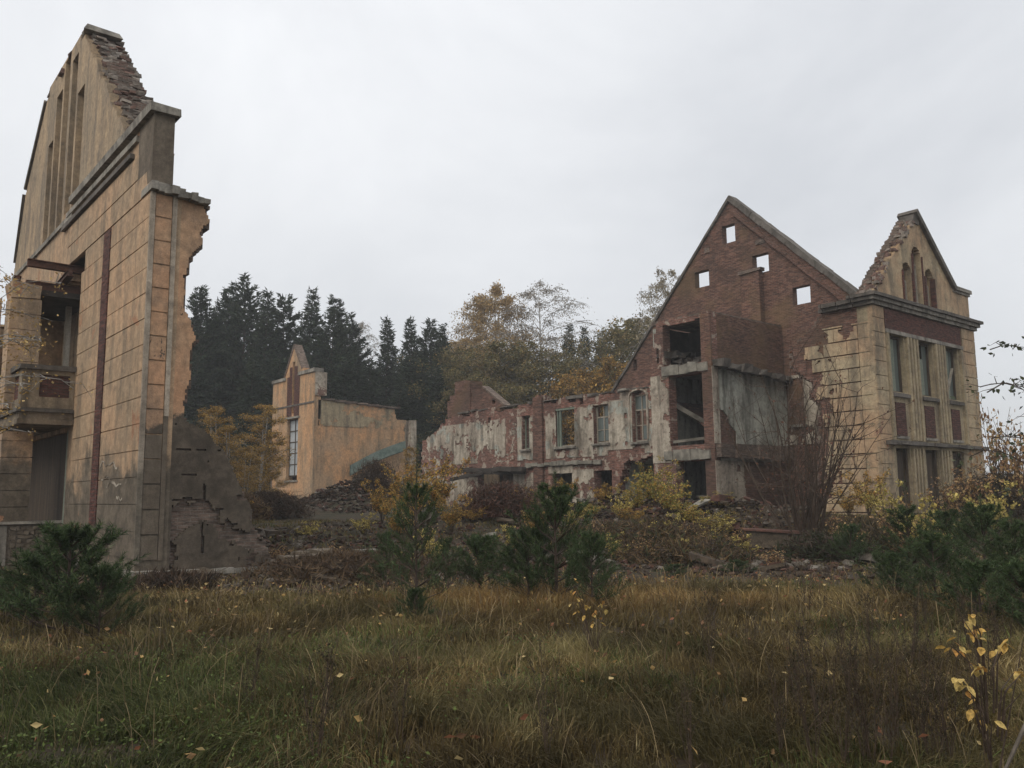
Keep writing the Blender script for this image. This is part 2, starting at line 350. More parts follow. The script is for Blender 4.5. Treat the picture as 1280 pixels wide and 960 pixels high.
# ================================================================== LEFT RUIN: ochre gabled facade
FX, FY = 5.08, 17.9
def left_ruin():
    T = thing('ruined_gabled_facade', 'tall ochre facade with broken gable, red brick strip and balcony, nearest ruin at the left', 'ruin', (FX, FY, 0), kind=None)
    N_ = lambda S, Z, sc, sd: fbm(S*sc, Z*sc, sd)
    # facade core
    def core(S, Z):
        k = (S > FY+.0) & (Z < 10.15) & (S < 33.9)
        k &= ~((S > 33.9-.0))
        n = (N_(S, Z, .9, 4)-.5)
        up = inrect(S, Z, 23.65, 28.6, 3.95, 7.35) | ((S > 23.35+.5*n) & (S < 25.6+n) & (Z > 7.0) & (Z < 8.35+1.3*(fbm(S*2.5, Z*.6, 9)-.5)-.35*np.abs(S-24.2)))
        lo = inrect(S, Z, 24.1, 29.8, 1.0, 3.42)
        return k & ~up & ~lo
    wall('wall', M_['ochre'], T, 'X', FX, FY, 33.9, -.3, 8.0, .62, core)
    # upper storey behind the parapet and the gable
    LL = lambda S: np.where(S < 33, 12.4+(33-S)*.84, 12.4-(S-33)*2.0)
    def gab(S, Z):
        lim_r = 9.85+(S-20.1)*.965 + .4*(fbm(S*1.6, S*0+3, 5)-.5)
        lim_l = LL(S)+.15*(fbm(S*2, S*0, 6)-.5)
        top = 15.2+.7*(fbm(S*.9, S*0+7, 8)-.5)
        top = np.where(S < 25.7, 14.85, np.minimum(top, 15.05))
        k = (Z < lim_r) & (Z < lim_l) & (Z < top) & (S > 20.0)
        for (c, w, zt) in NICHES: k &= ~inrect(S, Z, c-w/2, c+w/2, 9.72, zt)
        return k
    NICHES = [(25.3, .74, 13.25), (26.27, .74, 14.6), (27.24, .74, 14.95), (28.2, .74, 14.2), (29.15, .74, 12.9)]
    wall('gable_wall', M_['ochre_gable'], T, 'X', FX+.06, 20.0, 34.3, 8.0, 15.6, .28, gab, ds=.1)
    wall('gable_backing', M_['brick_edge'], T, 'X', FX+.285, 19.75, 34.2, 8.0, 15.6, .7,
         lambda S, Z: (Z < 9.85+(S-20.0)*.965+.7*(fbm(S*1.3, Z*.5, 15)-.5)) & (Z < LL(S)-.08) & (Z < np.where(S < 25.7, 14.9, 14.8+.7*(fbm(S*.9, S*0+7, 8)-.5))), ds=.1)
    for c, w, zt in NICHES:   # each tall blind niche: recessed face plus a thin raised rim
        f = MB(); f.box(FX+.225, FX+.27, c-w/2-.02, c+w/2+.02, 9.70, zt+.02); f.build('niche_back', M_['grey_plaster'], T)
    for s0, za, s1, zb in ((30.3, 14.75, 32.95, 12.5), (33.1, 12.35, 34.2, 10.1)):
        m = MB(); m.beam((FX+.3, s0, za), (FX+.3, s1, zb), .62, .13, jit=.02); m.build('verge_coping', M_['trim_dark'], T)
    # mortar-and-brick crest lumps on the broken verge
    CC_ = [(.21, .18, .15), (.16, .10, .08), (.26, .23, .20), (.13, .085, .07), (.18, .15, .125), (.11, .09, .075)]
    m = MB()
    for i in range(420):
        s = rnd.uniform(20.1, 25.7); z = 9.85+(s-20.1)*.965+rnd.uniform(-.15, .12)
        x = FX+rnd.uniform(.25, 1.05); a = rnd.uniform(.05, .14)
        m.box(x-a, x+a, s-a*.8, s+a*.8, z-.04, z+.04, jit=.028, col=CC_[i % 6])
    for i in range(40):
        s = rnd.uniform(25.7, 30); z = 14.9+rnd.uniform(-.15, .15); x = FX+rnd.uniform(.1, 1.0); a = rnd.uniform(.08, .18)
        m.box(x-a, x+a, s-a, s+a, z-.07, z+.06, jit=.03, col=CC_[i % 6])
    tag(m.build('crest_masonry', M_['rubble'], T, color=True), kind='stuff')
    m = MB(); m.box(FX+.02, FX+.95, 24.95, 25.6, 14.88, 15.04, jit=.06); m.build('peak_slab', M_['trim'], T)
    # string course under the niches, parapet wall, coping and its mouldings
    m = MB(); m.box(FX-.06, FX+.0, 25.0, 33.9, 9.36, 9.5, jit=.008); m.build('string_course', M_['trim'], T)
    m = MB(); m.box(FX-.001, FX+.39, 18.0, 26.2, 8.0, 9.72); m.build('parapet', M_['ochre'], T)
    m = MB(); m.box(FX+.002, FX+.61, 26.2, 33.9, 8.0, 9.42); m.build('parapet', M_['ochre'], T)
    m = MB(); m.box(FX-.14, FX+.48, FY-.14, 25.1, 9.72, 9.9, jit=.012); m.build('coping', M_['trim'], T)
    m = MB(); m.box(FX-.075, FX-.002, 19.0, 25.6, 9.46, 9.60, jit=.006); m.build('moulding', M_['trim'], T)
    m = MB(); m.box(FX-.11, FX-.003, 19.3, 26.0, 9.16, 9.28, jit=.008); m.build('moulding', M_['trim_dark'], T)
    # corner block that carries the parapet (kneeler) and the eaves slab
    m = MB(); m.box(FX-.03, FX+.40, FY-.03, FY+1.0, 8.22, 9.718, jit=.006); m.build('kneeler', M_['grey_plaster'], T)
    m = MB(); m.box(FX+.0, FX+.36, FY-.04, FY+.9, 8.0, 8.23, jit=.01); m.build('kneeler_neck', M_['trim'], T)
    m = MB()
    for i in range(9):
        a = FX-.05+i*.135; m.box(a, a+.14, FY-.17-rnd.uniform(0, .05), FY+.6, 8.0+rnd.uniform(-.02, .02)-.01*i, 8.17+rnd.uniform(-.03, .04)-.015*i, jit=.012)
    m.build('eaves_slab', M_['trim'], T)
    # end wall remnant (the building beyond is gone)
    ed = [(-.3, 8.3), (.3, 7.9), (1.4, 7.4), (2.1, 7.05), (2.7, 6.75), (3.05, 6.35), (3.25, 5.98), (3.5, 5.92), (4.2, 5.98), (5.0, 6.02), (5.6, 5.92), (6.25, 5.80), (6.6, 5.86), (7.1, 6.12), (7.4, 6.10), (7.6, 6.22), (7.9, 6.10), (8.1, 6.35), (8.4, 6.3)]
    def endp(S, Z):
        return S < interp(Z, ed)+.26*(fbm(S*1.6, Z*1.8, 31)-.5)+.13*(fbm(S*5, Z*5, 33)-.5)
    wall('end_wall', M_['ochre_end'], T, 'Y', FY+.002, FX+.01, 8.4, -.3, 8.01, .62, lambda S, Z: endp(S, Z) & ~((Z < 2.4) & (S > 5.75) & (fbm(S*1.1, Z*1.5, 37)+.30*(fbm(S*5, Z*6, 38)-.5) > .54)) & ~((Z < 3.2) & (S > 5.75) & (np.mod(Z, .52) < .05) & (fbm(S*2.3, Z*2, 39) > .60)) & ~((Z < 1.95) & (Z > .5) & (np.abs(S-6.42-.12*(fbm(S*0, Z*2, 40)-.5)) < .03)), ds=.035, dz=.04)
    wall('end_wall_core', M_['brick_edge'], T, 'Y', FY+.10, FX+.03, 8.6, -.3, 7.98, .66, lambda S, Z: endp(S-.06, Z+.05), ds=.065)
    # pilaster strips with rusticated panels between them
    for a, b in ((FX-.03, FX+.07), (FX+.43, FX+.52)):
        m = MB(); zz = 3.3 if a > FX else .35
        m.box(a, b, FY-.05, FY+.0, zz, 7.98, jit=.004); m.build('pilaster_strip', M_['strip'], T)
        if a > FX:
            m = MB(); m.box(a, b, FY-.03, FY+.0, .4, 3.3, jit=.004); m.build('pilaster_strip', M_['grey_plaster'], T)
    z = .42; k = 0
    while z < 7.7:
        h = .505
        m = MB(); red = (k == 5)
        if True: m.box(FX+.085, FX+.415, FY-.028, FY+.0, z, z+h-.035, jit=.004); m.build('pilaster_panel', M_['grey_plaster'] if z < 2.7 else M_['ochre_end'], T)
        z += h; k += 1
    # facade courses: rendered bands with open joints, left and right of the brick strip
    z = .45; k = 0
    while z < 7.9:
        h = .54; zt = min(z+h-.02, 7.98)
        for a, b in ((FY+.03, 20.86), (21.44, 23.62)):
            if a > 21 and z > 7.2: b = 23.3
            m = MB(); m.box(FX-.024+rnd.uniform(0, .008), FX-.001, a, b, z, zt, jit=.005); m.build('rendered_band', M_['ochre'], T)
        if z > 7.4:
            m = MB(); m.box(FX-.03, FX-.001, 26.0, 33.8, z, zt, jit=.003); m.build('rendered_band', M_['ochre'], T)
        z += h
    m = MB(); m.box(FX-.033, FX-.001, FY+.03, 25.4, 8.01, 8.52, jit=.003); m.build('rendered_band', M_['ochre'], T)
    m = MB(); m.box(FX-.033, FX-.001, FY+.95, 25.4, 8.55, 9.1, jit=.003); m.build('rendered_band', M_['ochre'], T)
    m = MB(); m.box(FX-.045, FX-.0, 20.87, 21.43, 1.05, 7.96); m.build('brick_strip', M_['brick_dark'], T)
    # plinth ledge and rough stone base below it
    m = MB()
    for i in range(7):
        a = FX-.12+i*.52; m.box(a, a+.515, FY-.16, FY+.05, .10-.012*i, .21-.012*i, jit=.012)
    m.build('plinth_ledge', M_['trim'], T)
    m = MB(); m.box(FX-.10, FX-.0, FY+.0, 23.9, .10, .21, jit=.01); m.build('plinth_ledge', M_['trim'], T)
    for r in range(4):
        x = FX-.05
        while x < 9.2:
            w = rnd.uniform(.22, .5); m = MB(); z0 = .09-.02*(x-FX)-.16*(r+1)
            m.box(x, x+w-.02, FY-.10-rnd.uniform(0, .08), FY+.3, z0, z0+.145, jit=.025)
            m.build('stone', M_['stone'], T); x += w
    # ruined stub of low wall going right, dirt heaped over it
    for r in range(5):
        x = 7.2+r*.35
        while x < 11.5-.5*r:
            w = rnd.uniform(.14, .34); z0 = -.05+.10*r
            if rnd.random() < .75:
                m = MB(); m.box(x, x+w-.03, FY-.02-rnd.uniform(0, .1), FY+.45, z0, z0+.09, jit=.03); m.build('stone', M_['stone'], T)
            x += w
    # porch: piers, balcony, beams
    PY = 24.8
    def pier(x0, x1, y0, y1, z0, z1, broken=False):
        z = z0; i = 0
        while z < z1-.1:
            h = min(.42, z1-z)
            m = MB(); m.box(x0, x1, y0, y1, z, z+h-.02, jit=.006 if not (broken and z > z1-.6) else .05)
            m.build('pier_block', M_['ochre'], T); z += h; i += 1
        m = MB(); m.box(x0+.03, x1-.03, y0+.03, y1-.03, z0, z1-.1); m.build('pier_core', M_['ochre'], T)
    pier(3.70, 4.40, PY, PY+.7, 1.05, 3.40); pier(3.68, 4.40, PY, PY+.7, 3.95, 7.28, True)
    pier(3.70, 4.40, 29.6, 30.3, 1.05, 3.40); pier(3.68, 4.40, 29.6, 30.3, 3.95, 7.0, True)
    m = MB(); m.box(3.66, 3.69, 26.2, 29.5, 3.9, 7.1); m.build('side_wall', M_['ochre'], T)
    # balcony: slab in two mouldings, parapet with sunken red panels, coping
    bx, by = 3.86, 23.6
    m = MB(); m.box(bx-.06, FX-.04, by-.06, 31.0, 3.50, 3.62, jit=.008); m.build('balcony_slab', M_['balcony'], T)
    m = MB(); m.box(bx-.02, FX-.04, by-.02, 31.0, 3.622, 3.80, jit=.008); m.build('balcony_slab', M_['balcony'], T)
    m = MB(); m.box(bx-.09, FX-.04, by-.09, 31.0, 3.802, 3.89, jit=.012); m.build('balcony_slab', M_['trim_dark'], T)
    par = wall('balcony_parapet', M_['balcony'], T, 'Y', by, bx, FX-.04, 3.90, 4.86, .14, lambda S, Z: ~inrect(S, Z, 4.26, 4.92, 4.16, 4.74), ds=.05, dz=.04)
    m = MB(); m.box(4.24, 4.94, by+.05, by+.12, 4.14, 4.76); m.build('sunken_panel', M_['brick_dark'], T)
    wall('balcony_parapet', M_['balcony'], T, 'X', bx-.001, by+.14, 31.0, 3.90, 4.86, .14, lambda S, Z: ~((Z > 4.14) & (Z < 4.76) & (np.mod(S-24.0, 1.25) < .95)), ds=.05, dz=.04)
    for i in range(5):
        m = MB(); m.box(bx+.05, bx+.12, 23.98+1.25*i, 24.97+1.25*i, 4.12, 4.78); m.build('sunken_panel', M_['brick_dark'], T)
    m = MB(); m.box(bx-.07, FX-.02, by-.07, by+.2, 4.862, 4.98, jit=.012); m.build('balcony_coping', M_['trim_dark'], T)
    m = MB(); m.box(bx-.07, bx+.2, by+.2, 31.0, 4.862, 4.98, jit=.012); m.build('balcony_coping', M_['trim_dark'], T)
    # rooms behind the two openings
    m = MB(); m.box(FX+.6, 8.1, 27.0, 27.2, 3.7, 8.1); m.build('partition_wall', M_['ochre_gable'], T)
    m = MB(); m.box(FX+.6, 8.0, 29.9, 30.1, .6, 3.4); m.box(7.2, 7.4, 23.6, 29.9, .6, 3.4); m.build('partition_wall', M_['void'], T)  # near-black walls carry the shade inside the lower opening
    m = MB(); m.box(FX+.6, 7.3, 23.0, 30.0, 3.45, 3.75, jit=.01); m.build('floor_slab', M_['slab'], T)
    [MB().box(FX+.2, FX+.34, y_, y_+.15, 3.95, 7.2).build('door_post', M_['wood_grey'], T) for y_ in (23.68, 26.2)]
    m = MB(); m.box(FX-.0, FX+.16, 24.14, 24.28, 1.0, 3.42); m.build('door_frame', M_['wood_green'], T)
    m = MB(); m.box(FX+.10, FX+.15, 24.3, 29.7, 1.0, 3.40); m.build('door', M_['wood_dark'], T)
    m = MB(); m.box(FX+.62, FX+1.4, 26.5, 33, 3.7, 8.3); m.build('inner_wall', M_['ochre_gable'], T)
    for (a, b, z, t) in (((4.02, 24.9), (5.75, 24.9), 7.86, .17), ((4.1, 25.4), (5.9, 25.4), 7.35, .26), ((3.9, 25.4), (4.3, 29), 7.5, .16), ((5.0, 24.6), (5.15, 28), 7.66, .14)):
        m = MB(); m.beam((a[0], a[1], z), (b[0], b[1], z-.02), .1, t); 
        m.beam((a[0], a[1], z+t/2), (b[0], b[1], z+t/2-.02), .18, .025); m.beam((a[0], a[1], z-t/2), (b[0], b[1], z-t/2-.02), .18, .025)
        m.build('steel_beam', M_['steel'], T)
    m = MB(); m.box(4.45, 7.4, 25.15, 28.9, 7.08, 7.24, jit=.02); m.build('soffit', M_['void'], T)  # shade under the beams is put into the soffit colour
    # ground wall of the porch faced with field stones
    m = MB(); m.box(3.55, 5.2, PY-.05, PY+.5, -.4, 1.02); m.box(3.55, 3.9, PY+.5, 31, -.4, 1.02); m.build('porch_base', M_['stone'], T)
    k = 0
    for r in range(10):
        x = 3.95+rnd.uniform(0, .1)
        while x < 5.15:
            w = rnd.uniform(.09, .2); m = MB(); m.box(x, x+w-.015, PY-.05-rnd.uniform(.03, .09), PY-.02, -.1+r*.11, -.1+r*.11+.095, jit=.02)
            m.build('stone', M_['stone'], T); x += w
    m = MB(); m.box(3.5, 3.93, PY-.1, PY+.02, -.4, 1.0, jit=.01); m.build('base_pillar', M_['trim'], T)
    m = MB(); m.box(3.4, 5.3, PY-.14, PY+.6, 1.02, 1.10, jit=.02); m.build('threshold_slab', M_['trim'], T)
    # pale scratched scribbles low on the render beside the brick strip
    for zz, y0, y1, sd in ((2.42, 20.75, 19.35, 1), (1.98, 20.6, 19.0, 2), (2.15, 20.3, 19.9, 3), (1.72, 19.3, 18.9, 4)):
        rs = random.Random(sd); n = 9 if sd < 3 else 5; P = [(y0+(y1-y0)*i/n, zz+rs.uniform(-.09, .09)-.06*i/n) for i in range(n+1)]
        m = MB()
        for (ya, za), (yb, zb) in zip(P[:-1], P[1:]): m.beam((FX-.027, ya, za), (FX-.027, yb, zb), .006, rs.uniform(.02, .05))
        m.build('pale_scribble', M_['white_plaster'], T)
left_ruin()

# ================================================================== RIGHT: tower pavilion
TX, TY = 29.14, 14.88
def tower():
    T = thing('corner_pavilion', 'square faded yellow corner pavilion with steep little gable, tall windows and red panels', 'ruin', (TX, TY, 0))
    WIN = [(30.25, 31.45), (32.55, 33.80), (34.85, 36.05)]
    def front(S, Z):
        k = S < 99
        for a, b in WIN:
            k &= ~inrect(S, Z, a, b, 5.25, 7.40); k &= ~inrect(S, Z, a+.05, b-.1, .9, 3.2)
        return k
    wall('front_wall', M_['tower_front'], T, 'Y', TY, TX+.02, 37.74, -.4, 8.34, .55, front, ds=.05)
    # gable over the front
    NI = [(31.90, 32.62, 10.45), (32.78, 33.52, 11.25), (33.78, 34.5, 10.5)]
    def gfront(S, Z):
        l = 8.75+(S-29.3)*.945+.12*(fbm(S*3.1, S*0+1, 41)-.5); r = 12.55-(S-33.3)*.862
        k = (Z < np.where(S < 33.3, l, np.where(S < 36.25, r, 9.96))) & (Z < 12.4)
        for a, b, zt in NI:
            cc = (a+b)/2; rr = (b-a)/2
            k &= ~(inrect(S, Z, a, b, 8.92, zt-rr) | (((S-cc)**2+(Z-(zt-rr))**2 < rr*rr) & (Z > zt-rr-.1)))
        return k
    wall('gable', M_['tower_plaster'], T, 'Y', TY+.05, 29.3, 37.70, 8.36, 12.6, .30, gfront, ds=.06, dz=.06)
    wall('gable_backing', M_['brick_edge'], T, 'Y', TY+.352, 29.1, 36.4, 8.36, 12.5, .3,
         lambda S, Z: (Z < np.where(S < 33.3, 8.85+(S-29.3)*.945+.15*(fbm(S*2.3, Z*2, 44)-.5), 12.6-(S-33.3)*.862)) & ~inrect(S, Z, 33.0, 33.35, 9.05, 10.4) & ~inrect(S, Z, 32.12, 32.4, 9.2, 9.95) & ~inrect(S, Z, 34.0, 34.3, 9.1, 9.85), ds=.13)
    for a, b, zt in NI:
        w = MB(); w.box(a+.1, a+.15, TY+.2, TY+.3, 8.95, zt-.72); w.box(b-.2, b-.15, TY+.2, TY+.3, 8.95, zt-.72); w.box(a+.1, b-.15, TY+.21, TY+.29, zt-.72, zt-.66)
        o = w.build('niche_window_frame', M_['wood_grey'], T)
        m = MB(); m.box(a, b, TY+.31, TY+.345, zt-.66, zt); m.build('niche_brick', M_['brick_dark'], T)
        [MB().box(p_, p_+.07, TY+.0, TY+.2, 8.93, zt-.36).build('niche_rim', M_['brick_dark'], T) for p_ in (a-.07, b)]
    m = MB(); m.beam((33.2, TY+.3, 12.72), (36.35, TY+.3, 9.97), .8, .2, up=(1, 0, .8)); m.build('verge_coping', M_['trim_dark'], T)
    m = MB(); m.box(33.0, 33.55, TY-.0, TY+.62, 12.25, 12.55, jit=.09); m.build('peak_masonry', M_['trim_dark'], T)
    m = MB(); m.box(36.2, 37.86, TY-.06, TY+.7, 9.98, 10.12, jit=.012); m.box(36.2, 37.8, TY-.0, TY+.6, 9.86, 9.979); m.build('parapet_coping', M_['trim'], T)
    m = MB()
    for i in range(170):
        s = rnd.uniform(29.35, 33.1); z = 8.74+(s-29.3)*.945+rnd.uniform(-.1, .08); y = TY+rnd.uniform(.05, .62); a = rnd.uniform(.04, .11)
        m.box(s-a, s+a, y-a, y+a, z-.05, z+.05, jit=.03, col=[(.21, .18, .15), (.16, .10, .08), (.24, .20, .17), (.13, .085, .07)][i % 4])
    tag(m.build('crest_masonry', M_['rubble'], T, color=True), kind='stuff')
    # cornice in three steps
    for i, (z0, z1, p, mt) in enumerate(((8.36, 8.50, .14, 'trim'), (8.502, 8.64, .24, 'trim'), (8.642, 8.76, .34, 'trim_dark'))):
        m = MB(); x = TX-p
        while x < 37.74+p-.01:
            x2 = min(x+1.1, 37.74+p); m.box(x, x2-.003, TY-p, TY+.04, z0, z1, jit=.006); x = x2
        m.build('cornice', M_[mt], T)
    # frieze
    m = MB(); m.box(30.05, 36.4, TY-.05, TY-.002, 7.56, 8.34); m.build('brick_frieze', M_['brick_dark'], T)
    m = MB(); m.box(30.0, 36.45, TY-.10, TY-.003, 7.42, 7.555, jit=.006); m.build('lintel_course', M_['trim'], T)
    # rusticated corner piers
    z = .5
    while z < 8.3:
        for a, b in ((TX+.0, 29.98), (36.5, 37.74)):
            m = MB(); m.box(a, b, TY-.05, TY-.002, z, min(z+.505, 8.34), jit=.004); m.build('pier_block', M_['tower_plaster'], T)
        z += .53
    # windows
    for i, (a, b) in enumerate(WIN):
        f = MB(); f.box(a, a+.08, TY+.16, TY+.26, 5.25, 7.4); f.box(b-.08, b, TY+.16, TY+.26, 5.25, 7.4); f.box(a+.08, b-.08, TY+.17, TY+.25, 7.3, 7.4); f.box(a+.08, b-.08, TY+.17, TY+.25, 5.25, 5.33)
        f.box((a+b)/2-.3, (a+b)/2-.24, TY+.18, TY+.24, 5.33, 7.3)
        fo = f.build('window_frame', M_['wood_dark'], T)
        p = MB(); p.box(a+.42, a+.78, TY+.20, TY+.22, 5.33, 7.3 if i != 1 else 6.75, jit=.02); p.build('board', M_['wood_green'], fo)
        if i == 2: p = MB(); p.beam((a+.2, TY+.12, 5.4), (b-.3, TY+.12, 6.6), .1, .04); p.build('loose_board', M_['wood_grey'], fo)
        p = MB(); p.box(a+.09, a+.3, TY+.205, TY+.22, 5.33, 7.3); p.build('board', M_['wood_grey'] if i == 0 else M_['wood_green'], fo)
        p = MB(); p.box(a+.8, b-.1, TY+.225, TY+.235, 5.33, 7.3); p.build('pane', M_['glass'], fo)
        m = MB(); m.box(a-.06, b+.06, TY-.12, TY-.002, 5.08, 5.21, jit=.01); m.build('sill', M_['trim_dark'], T)
        m = MB(); m.box(a+.2, b-.25, TY-.03, TY-.003, 3.66, 4.88); m.build('red_panel', M_['brick_dark'], T)
        m = MB(); m.box(a+.12, b-.17, TY-.06, TY-.004, 3.55, 3.64); m.build('panel_sill', M_['trim'], T)
        f = MB(); f.box(a+.05, a+.14, TY+.1, TY+.2, .9, 3.2); f.box(b-.2, b-.12, TY+.1, TY+.2, .9, 3.2); fo = f.build('window_frame', M_['wood_dark'], T)
        p = MB(); p.box(a+.16, b-.22, TY+.22, TY+.25, .9, 3.1); p.build('board', M_['wood_dark'], fo)
    # fluted pilasters between windows
    for a, b in ((31.5, 32.5), (33.86, 34.8), (36.1, 36.45), (30.0, 30.2)):
        n = max(1, int(round((b-a)/.24)))
        for i in range(n):
            c = a+(i+.5)*(b-a)/n; m = MB(); m.box(c-.07, c+.07, TY-.11, TY-.002, 3.5, 7.40, jit=.003); m.build('pilaster_rib', M_['tower_front'], T)
    m = MB(); x = 29.5
    while x < 37.6: m.box(x, x+.7, TY-.17-rnd.uniform(0, .08), TY-.003, 3.32+rnd.uniform(-.02, .02), 3.44+rnd.uniform(-.02, .02), jit=.015); x += .7
    m.build('ledge', M_['trim_dark'], T)
    for a, b in ((31.4, 32.5), (33.7, 34.8)):
        for i in range(4):
            c = a+.12+i*(b-a-.1)/4; m = MB(); m.box(c-.06, c+.07, TY-.08, TY-.002, .6, 3.2, jit=.004); m.build('pilaster_rib', M_['tower_front'], T)
    # interior back so the windows look into a dim room, and the far side
    m = MB(); m.box(37.2, 37.7, TY+.56, 21.5, -.3, 8.3); m.build('side_wall_far', M_['tower_plaster'], T)
    m = MB(); m.box(29.8, 37.2, 21.4, 21.7, -.3, 8.0); m.build('partition_wall', M_['room_plaster'], T) if False else None
    m = MB(); m.box(29.7, 37.2, TY+.56, 17.4, 3.35, 3.55); m.box(29.7, 37.2, TY+.56, 17.4, 8.0, 8.2); m.build('floor_slab', M_['slab'], T)
    m = MB(); m.box(30.0, 37.2, 17.2, 17.4, -.3, 8.0); m.build('partition_wall', M_['void'], T)  # dimness behind the windows painted as a near-black wall
    # left side wall (faces the courtyard), ragged where the long facade has fallen
    ed = [(-.4, 18.0), (1, 17.5), (3.0, 17.2), (4.9, 17.1), (5.3, 17.5), (5.8, 17.35), (6.1, 17.85), (6.6, 18.2), (7.2, 18.25), (7.6, 17.6), (8.0, 17.1), (8.4, 16.9)]
    def side(S, Z): return S < interp(Z, ed)+.35*(fbm(S*2, Z*2.5, 51)-.5)
    wall('side_wall', M_['brick'], T, 'X', TX+.06, TY+.02, 18.8, -.4, 8.36, .58, side)
    wall('side_wall_core', M_['brick_edge'], T, 'X', TX+.2, TY+.57, 18.8, -.4, 8.3, .42, lambda S, Z: side(S-.18, Z))
    # plaster blocks on the side wall: separate courses with open joints
    z = .4; r = 0
    while z < 7.75:
        y = TY+(.02 if r % 2 else -.0); zt = min(z+.50, 7.78)
        edges = [TY+.0, 15.45] + [15.45+.95*j+(.0 if r % 2 else .45) for j in range(0 if r % 2 == 0 else 1, 4)]
        edges = sorted(set(edges))
        for a, b in zip(edges[:-1], edges[1:]):
            lim = float(interp((z+zt)/2, [(p[0], p[1]-(.25 if p[0] < 5.5 else .55)) for p in ed]))
            if (z+zt)/2 > 7.0: lim = min(lim, 16.7)
            bb = min(b-.022, lim+rnd.uniform(-.3, .2))
            if bb-a < .12: continue
            if bb < b-.03 or rnd.random() < .25:
                wall('plaster_block', M_['tower_plaster'], T, 'X', TX+rnd.uniform(0, .008), a, b-.022, z, zt-.022, .055, lambda S, Z: (S < lim+.5*(fbm(S*3, Z*4, 151)-.5)) & (fbm(S*2.2, Z*2.6, 152) < .68), ds=.045, dz=.04)
            else:
                m = MB(); m.box(TX+.0+rnd.uniform(0, .008), TX+.058, a, bb, z, zt-.022, jit=.004); m.build('plaster_block', M_['tower_plaster'], T)
        z += .522; r += 1
    m = MB(); m.box(TX-.02, TX+.0, TY-.02, TY+.12, .5, 8.3, jit=.004); m.build('corner_bead', M_['tower_plaster'], T)
    for (z0, z1, p, L1) in ((8.36, 8.50, .10, 16.85), (8.502, 8.64, .22, 16.75), (8.642, 8.76, .3, 15.6)):
        m = MB(); y = TY-.0
        while y < L1: m.box(TX-p-rnd.uniform(0, .03), TX+.5, y+.04, min(y+.6, L1+.04), z0, z1-.002, jit=.012); y += .6
        m.build('cornice', M_['trim_dark'], T)
tower()

